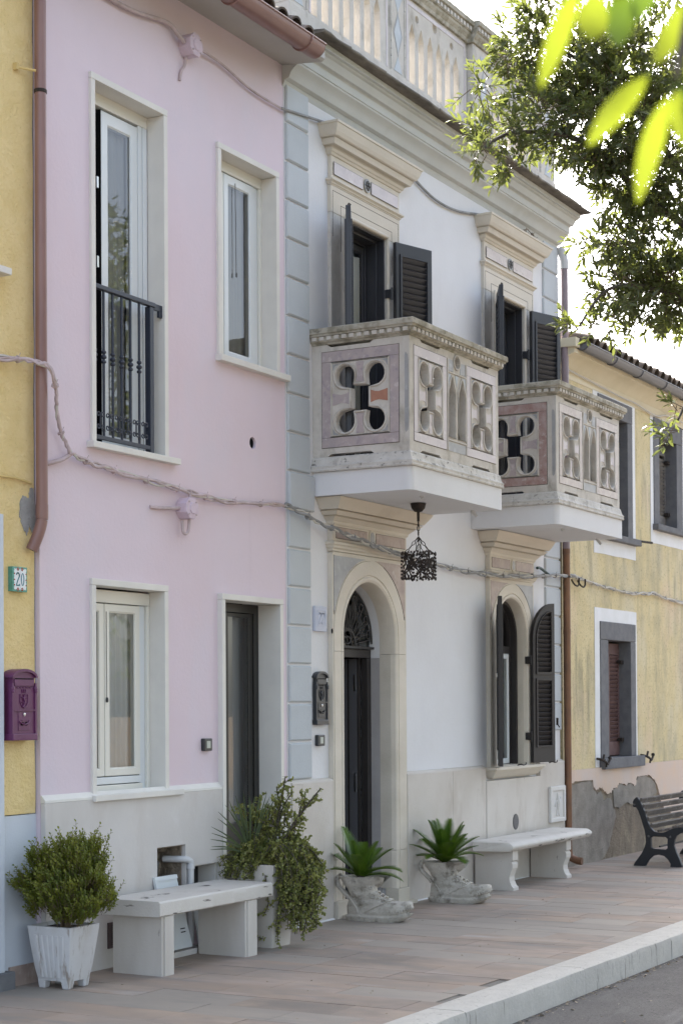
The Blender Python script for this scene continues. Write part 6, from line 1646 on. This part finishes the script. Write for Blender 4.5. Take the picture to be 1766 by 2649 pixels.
# boot planters
def boot(ox, oy, label, seed, rz=0.0):
    t = tag(empty('boot_planter', (ox, oy - .27, g(ox))), label, 'planter', 'cast stone boot planters by the doorway')
    R0 = random.Random(seed); off = Vector((seed * 3.1, 0, 0))
    # horizontal slices: z, heel l, toe l, half width heel, half width toe
    S = [(.0, .02, .40, .076, .080), (.0, .015, .47, .080, .090), (.022, .005, .525, .086, .096), (.034, .002, .54, .090, .100), (.040, .004, .545, .090, .100), (.046, .018, .525, .080, .090), (.056, .020, .515, .078, .088), (.062, .018, .530, .082, .094), (.085, .016, .540, .084, .096), (.110, .018, .535, .084, .094), (.128, .022, .515, .083, .088), (.143, .028, .46, .082, .080), (.155, .034, .385, .080, .074), (.170, .040, .315, .079, .074), (.190, .042, .275, .080, .078), (.215, .036, .255, .084, .084), (.245, .020, .250, .092, .094), (.275, -.004, .258, .100, .106), (.300, -.022, .275, .106, .116), (.322, -.034, .295, .110, .122), (.333, -.036, .300, .109, .122), (.330, -.020, .280, .096, .108), (.30, .0, .255, .088, .098), (.24, .03, .235, .075, .08)]
    n = 40; rings = []
    for si, (z, l0, l1, wh, wt) in enumerate(S):
        ring_ = []
        for k in range(n):
            a = 2 * pi * k / n; c = (l0 + l1) / 2; h = (l1 - l0) / 2
            ca, sa = cos(a), sin(a); e = .78
            l = c + h * math.copysign(abs(ca) ** e, ca)
            f_ = (l - l0) / (l1 - l0); ww = wh + (wt - wh) * f_
            if z < .14: ww *= 1 - .16 * math.exp(-((l - .19) / .07) ** 2)
            x_ = ww * math.copysign(abs(sa) ** .85, sa)
            zz = z
            if z <= .15: zz += max(0, (l - .36) / .18) ** 2 * .030 * (1 if z < .06 else 1.15)      # turned up toe
            if .05 < z < .13: zz += max(0, (l - .44) / .10) * .010
            if z > .29:                                             # cuff: flaps rise at the front corners, dip in the middle
                fr = max(0, (l - .12) / .18)
                zz += -.055 * fr * math.exp(-(x_ / .045) ** 2) + .012 * fr * (1 - math.exp(-(x_ / .06) ** 2))
                l += .075 * fr ** 2 * (1 - math.exp(-(x_ / .05) ** 2)) * (z - .27) / .06
            P = Vector((x_, l, zz)); P2 = P * 17 + off
            dsp = .009 * noise.noise(P2) + .005 * noise.noise(P2 * 2.3)
            if z > .15: dsp += .006 * sin(zz * 95 + 3 * noise.noise(P * 9 + off))        # leather creases
            if si < 2: dsp = 0
            x_ += dsp * sa; l += dsp * ca * .7
            ring_.append((x_, -l, max(0, zz)))
        rings.append(ring_)
    mb_ = MB().loft(rings, True, True)
    M4 = Matrix.Translation((ox, oy, g(ox) - .003)) @ Matrix.Rotation(rz, 4, 'Z')
    obj('boot_body', mb_.xf(M4), M['boot'], t, smooth=55)
    q = MB()                                                        # pull loop at the heel
    q.tube(catmull([(0, .030, .335), (0, .062, .315), (0, .064, .27), (0, .030, .225), (0, -.01, .190), (0, -.03, .16)], 5), [.019] * 16 + [.020] * 10, 8)
    obj('pull_loop', q.xf(M4), M['boot'], t, smooth=60)
    q = MB()
    for sx in (-1, 1):
        for l, z, r in ((.245, .195, .015), (.285, .168, .016), (.335, .150, .017), (.232, .255, .011)):
            C_ = Vector((sx * .068, -l, z)); q.tube([C_ + Vector((sx * .012 * cos(b_) * .4, r * cos(b_), r * sin(b_))) for b_ in [2 * pi * i / 12 for i in range(12)]], .0055, 6, closed=True)
    for k in range(4):
        l = .255 + .03 * k; z = .205 - .018 * k
        q.tube(catmull([(-.06, -l, z), (0, -l - .012, z + .020), (.06, -l - .004, z + .003)], 4), .006, 6)
    obj('laces', q.xf(M4), M['boot'], t, smooth=60)
    q = MB()
    for sx in (-1, 1):
        q.tube(catmull([(sx * .078, -.19, .075), (sx * .088, -.27, .115), (sx * .085, -.33, .140), (sx * .05, -.365, .160), (0, -.38, .168)], 5), .006, 6)
        q.tube(catmull([(sx * .082, -.045, .20), (sx * .089, -.09, .15), (sx * .088, -.125, .10), (sx * .083, -.13, .055)], 5), .006, 6)
    for k in range(17):
        a = radians(-80 + 160 * k / 16); q.ball((.088 * sin(a), -.425 - .112 * cos(a) ** 1.0, .083 + .032 * max(0, cos(a)) ** 2), .0085, 6, 1, 1, 1.4)
    obj('stitching', q.xf(M4), M['boot'], t, smooth=60)
    s = MB().prism([(x_ * .75, -(.13 + .10 * y_)) for x_, y_ in circ((0, 0), 1, 16)] and [(.078 * cos(2 * pi * k / 16), -.135 + .115 * sin(2 * pi * k / 16)) for k in range(16)], .285, .292, lambda u, v, w_: (u, v, w_))
    obj('soil', s.xf(M4), M['soil'], t)
    return t
boot(11.355, -.125, 'near cast stone boot planter at the doorway step', 3, .10)
boot(12.745, -.135, 'far cast stone boot planter between doorway and curved bench', 8, .12)
def frond_mesh(L_, droop, seed, wd=.075):
    R0 = random.Random(seed); mb_ = MB(); C_ = []
    n = 26
    for i in range(n + 1):
        t = i / n; C_.append(Vector((0, L_ * t * cos(droop * t * .8), L_ * (.0 + t * .0) - droop * L_ * t * t * .55)))
    mb_.tube(C_, [.0045 * (1 - .75 * i / n) for i in range(n + 1)], 5)
    for i in range(2, n + 1):
        for h in (0, 1):
            t = (i - .5 * h) / n
            if t > 1: continue
            p = C_[i - 1].lerp(C_[i], .5 * (1 - h)) if h else C_[i]
            d_ = (C_[i] - C_[i - 1]).normalized()
            env = (sin(pi * min(1, t * .86 + .14)) ** .55)
            for sx in (-1, 1):
                ll = wd * env * R0.uniform(.9, 1.08); dl = Vector((sx * .95, 0, .30)) + d_ * (.42 + .55 * t)
                dl.normalize(); s = d_ * .0058; tip = p + dl * ll + Vector((0, 0, -.004))
                b_ = len(mb_.v); mid_ = p + dl * ll * .5
                mb_.v += [tuple(p - s), tuple(mid_ - s * .8), tuple(tip), tuple(mid_ + s * .8), tuple(p + s)]
                mb_.f += [(b_, b_ + 1, b_ + 3, b_ + 4), (b_ + 1, b_ + 2, b_ + 3)]
    return mesh('frond', mb_, M['cycad'], None, False)
FM = [frond_mesh(.30, d_, s, w_) for d_, s, w_ in ((.10, 1, .078), (.35, 2, .082), (.7, 3, .074))]
def cycad(c, n, seed, label, scale, specs=None):
    t = tag(empty('cycad', c), label, 'plant', 'cycad plants in the boot planters')
    R0 = random.Random(seed)
    obj('stem', MB().ball((c[0], c[1], c[2] + .01), .035, 10, 1, 1, .9), M['bark'], t)
    for (az, el, k, s) in specs:
        o = inst('frond', FM[k], t, (c[0], c[1], c[2] + .02), (0, 0, 0), (s, s, s))
        # frond points along +y locally: pitch up by el, then turn by az (0 = +y)
        o.rotation_mode = 'QUATERNION'
        o.rotation_quaternion = (Matrix.Rotation(az, 3, 'Z') @ Matrix.Rotation(el, 3, 'X')).to_quaternion()
        o.scale = (s * .95, s, s)
    return t
R0 = random.Random(5)
SP1 = [(radians(a), radians(e * .88), k, s * 1.16) for a, e, k, s in ((10, 52, 1, 1.05), (-15, 76, 0, 1.20), (60, 60, 0, 1.0), (110, 55, 1, .95), (175, 38, 2, 1.15), (165, 70, 0, .95), (-150, 60, 1, .95), (-100, 58, 1, .95), (-60, 72, 0, .85), (140, 82, 0, .85), (200, 22, 2, 1.0), (20, 36, 2, .95), (90, 80, 0, .9))]
cycad((11.355, -.255, .30 + g(11.3)), 13, 5, 'smaller open cycad growing in the near boot planter', 1, SP1)
SP2 = []
for i in range(24):
    az = 2.399 * i; el = radians(82 - 56 * (i / 23) ** .8); SP2.append((az, el, 0 if i < 8 else (1 if i < 18 else 2), R0.uniform(1.12, 1.30)))
cycad((12.745, -.285, .30 + g(12.7)), 24, 6, 'fuller dense cycad growing in the far boot planter', 1, SP2)

# ================================================================== TREES
def oak(name, label, CL, trunk, limbs, seed, extra=(), nleaf=1.0, group=None):
    t = tag(empty(name, trunk[0]), label, 'tree', group)
    R0 = random.Random(seed); fo = MB(); tw = MB(); n = 0
    for (cx, cy, cz, r, dn_) in list(CL) + list(extra):
        C_ = Vector((cx, cy, cz)); cnt = int(nleaf * dn_ * (33 if dn_ < 1.2 else 52) * (r / .2) ** 2 + 4)
        for i in range(cnt):
            v = rv(R0); p0 = C_ + Vector((v.x * r, v.y * r * 1.25, v.z * r)) * (.72 if r < .3 else .9)
            d_ = (v * .9 + .7 * rv(R0) + Vector((-.25, .15, -.05))).normalized(); L_ = R0.uniform(.08, .15)
            p1 = p0 + d_ * L_ + Vector((0, 0, -.012)); tw.tube([p0 - d_ * .05, p0.lerp(p1, .5) + Vector((0, 0, .006)), p1], [.0035, .0025, .001], 3)
            k = R0.randint(8, 13); o0 = d_.orthogonal().normalized()
            for j in range(k):
                tt = (j + .6) / k; a = 2.4 * j + R0.uniform(-.4, .4); o_ = Matrix.Rotation(a, 3, d_) @ o0
                dl = o_ * .8 + d_ * (.55 + .6 * tt) + .25 * rv(R0); nn = d_ * .5 + Vector((0, 0, .9)) + .7 * rv(R0)
                leafquad(fo, p0.lerp(p1, tt), dl, nn, R0.uniform(.045, .080), R0.uniform(.018, .028), .15)
    obj('crown', fo, M['oak'], t, fix=False); obj('twigs', tw, M['twig'], t, fix=False)
    obj('trunk', MB().tube(catmull(trunk, 6), [.13 - .05 * i / (6 * (len(trunk) - 1)) for i in range(6 * (len(trunk) - 1) + 1)], 10), M['bark'], t, smooth=60)
    for P, r0 in limbs:
        C_ = catmull(P, 6); obj('limb', MB().tube(C_, [r0 * (1 - .8 * i / len(C_)) + .003 for i in range(len(C_))], 7), M['bark'], t, smooth=60)
    return t
CL = [(9.65, -2.07, 5.4, 0.143, 0.5), (9.89, -2.07, 5.22, 0.194, 0.8), (9.54, -2.06, 4.96, 0.106, 0.5), (9.93, -2.16, 5.01, 0.146, 0.7), (10.19, -2.21, 5.36, 0.222, 1), (10.31, -2.03, 5.89, 0.201, 1), (10.47, -2.12, 6.1, 0.254, 1), (10.6, -2.34, 5.85, 0.33, 1.3), (10.57, -2.49, 5.41, 0.352, 1.4), (10.25, -2.33, 5.22, 0.11, 0.7), (11.07, -2.58, 5.96, 0.391, 1.4), (10.78, -2.65, 5.08, 0.279, 1.4), (10.87, -2.8, 4.7, 0.33, 1.5), (10.53, -2.6, 4.62, 0.175, 0.8), (10.76, -2.8, 4.3, 0.239, 1.4), (10.45, -2.65, 4.2, 0.148, 0.9), (10.30, -2.50, 4.56, 0.09, 0.2), (10.14, -2.51, 3.94, 0.121, 0.45), (10.32, -2.62, 4.05, 0.098, 0.6), (10.62, -2.75, 4.05, 0.112, 0.7), (10.25, -3.1, 3.42, 0.067, 0.4), (10.25, -3.09, 3.29, 0.06, 0.4), (11.21, -2.82, 5.51, 0.313, 1.4), (11.06, -2.92, 4.21, 0.205, 1.2), (10.43, -2.61, 4.32, 0.148, 0.7), (10.5, -2.45, 5.12, 0.11, 0.5)]
EX = [(11.5, -3.5, 5.2, .6, .9), (10.6, -3.8, 5.6, .7, .8), (9.6, -4.2, 5.2, .6, .7), (11.2, -4.3, 6.1, .7, .8), (10.3, -3.3, 6.6, .7, .8), (10.4, -4.6, 4.7, .6, .7), (11.9, -3.3, 6.2, .6, .7), (9.0, -4.9, 5.6, .8, .9), (8.0, -5.2, 5.4, .8, .9), (7.0, -5.2, 5.5, .8, .8), (12.4, -3.9, 5.4, .7, .9), (13.2, -4.0, 6.0, .8, .8), (14.2, -4.2, 5.8, .8, .7)]  # unseen clusters, extended over the street to dim the lower walls
oak('oak_tree', 'street tree with small grey green leaves hanging over the white house cornice', CL, [(10.9, -4.1, g(10.9) - .16), (10.86, -4.05, 1.2), (10.95, -3.9, 2.6), (10.85, -3.75, 3.9)],
    [([(10.85, -3.75, 3.8), (10.9, -3.3, 4.4), (10.8, -2.75, 4.9), (10.45, -2.4, 5.25), (9.95, -2.15, 5.2), (9.6, -2.08, 5.0)], .026), ([(10.85, -3.75, 3.9), (10.95, -3.2, 4.1), (10.75, -2.8, 4.3), (10.4, -2.6, 4.25), (10.15, -2.5, 3.98)], .020), ([(10.9, -3.4, 4.3), (11.05, -2.9, 5.1), (10.8, -2.5, 5.7), (10.4, -2.15, 5.95)], .024), ([(10.85, -3.75, 3.9), (10.6, -3.9, 4.9), (10.4, -3.8, 5.8)], .03), ([(10.85, -3.75, 3.9), (11.3, -3.9, 5.0), (11.4, -3.6, 6.0)], .03), ([(10.9, -3.3, 3.75), (10.5, -3.15, 3.6), (10.25, -3.1, 3.35)], .015)],
    41, EX)
# near tree: trunk beside the photographer, one twig of young leaves hangs into the top right corner
near = tag(empty('oak_tree', (2.0, -7.8, -.16)), 'near tree whose blurred bright yellow green leaves hang in the top corner', 'tree')
obj('trunk', MB().tube(catmull([(2.0, -7.9, -.2), (1.98, -7.85, 1.0), (2.05, -7.75, 2.2), (2.0, -7.6, 3.0)], 6), [.14 - .003 * i for i in range(19)], 10), M['bark'], near, smooth=60)
obj('limb', MB().tube(catmull([(2.03, -7.7, 2.6), (1.75, -7.1, 2.75), (1.5, -6.5, 2.50), (1.30, -6.13, 2.22), (1.225, -6.062, 2.135), (1.205, -6.040, 2.055)], 6), [.03 * (1 - .96 * i / 30) + .0012 for i in range(31)], 7), M['bark'], near, smooth=60)
NL = [((1.175, -5.978, 2.125), (1.159, -5.953, 2.048), .016), ((1.188, -5.985, 2.125), (1.176, -5.987, 2.083), .022), ((1.20, -6.00, 2.13), (1.186, -6.003, 2.078), .020), ((1.196, -6.022, 2.056), (1.1755, -5.983, 2.006), .017), ((1.203, -6.036, 2.042), (1.194, -6.014, 1.964), .017), ((1.205, -6.040, 2.045), (1.212, -6.052, 1.998), .016), ((1.21, -6.045, 2.11), (1.200, -6.026, 2.066), .016), ((1.215, -6.05, 2.09), (1.214, -6.055, 2.03), .018), ((1.21, -6.03, 2.14), (1.196, -6.012, 2.098), .018), ((1.22, -6.05, 2.12), (1.222, -6.062, 2.06), .018), ((1.20, -6.01, 2.15), (1.19, -5.995, 2.115), .02), ((1.215, -6.04, 2.05), (1.216, -6.058, 2.015), .014)]
R0 = random.Random(3)
for a, b_, w_ in NL:
    a, b_ = Vector(a), Vector(b_); q = MB(); vw = (a - Vector((0, -6.431, 1.6))).normalized()
    d_ = (b_ - a).normalized(); L_ = (b_ - a).length; nn = (vw + .5 * rv(R0)).normalized(); s = d_.cross(nn).normalized(); nn = s.cross(d_)
    n = 8; rg = []
    for i in range(n + 1):
        t = i / n; ww = w_ * .5 * (sin(pi * (t ** .85)) ** .8) + .0004; p = a + d_ * L_ * t + nn * .006 * sin(pi * t)
        rg.append([p - s * ww + nn * ww * .25, p, p + s * ww + nn * ww * .25])
    NLI = NLI + 1 if 'NLI' in globals() else 0
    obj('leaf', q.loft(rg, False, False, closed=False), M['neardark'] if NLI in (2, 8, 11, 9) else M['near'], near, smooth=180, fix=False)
    obj('petiole', MB().tube([a + Vector((.004, 0, .012)), a], .0009, 4), M['near'], near)
fo = MB(); tw = MB()  # unseen overhead crown, enlarged to dim the lower walls and pavement
for i in range(2300):
    v = rv(R0); p0 = Vector((2.7, -6.4, 4.9)) + Vector((v.x * 2.4, v.y * 2.0, v.z * .7)); d_ = (v + .6 * rv(R0)).normalized(); tw.tube([p0, p0 + d_ * .25], .003, 3)
    for j in range(11): leafquad(fo, p0 + d_ * .025 * j, rv(R0) + d_ * .5, rv(R0), .075, .028)
obj('crown', fo, M['near'], near, fix=False); obj('twigs', tw, M['twig'], near, fix=False)

# trees on the far side of the road, seen as reflections in the window panes
R0 = random.Random(51)
for k, (tx, ty_, tr, th) in enumerate(((12.5, -13.5, 3.2, 6.6), (18.7, -14.2, 3.4, 6.9), (25.5, -13.8, 3.4, 6.8), (6.0, -14.5, 3.3, 6.8))):
    t = tag(empty('oak_tree', (tx, ty_, -.6)), ('second', 'third', 'farthest', 'first')[k] + ' dense tree along the far side of the road, mirrored in the panes', 'tree', 'trees across the road')
    fo = MB()
    for i in range(4200):
        v = rv(R0); c = Vector((tx, ty_, th - .3)) + Vector((v.x * tr * 1.15, v.y * tr * .8, v.z * tr * 1.55)); leafquad(fo, c, rv(R0), rv(R0), R0.uniform(.16, .30), R0.uniform(.08, .14))
    obj('crown', fo, M['oak'], t, fix=False)
    obj('trunk', MB().tube(catmull([(tx, ty_, -.65), (tx + .05, ty_, 1.0), (tx, ty_ + .05, 2.9), (tx + .1, ty_, 5.6)], 5), [.20 - .008 * i for i in range(16)], 9), M['bark'], t, smooth=60)
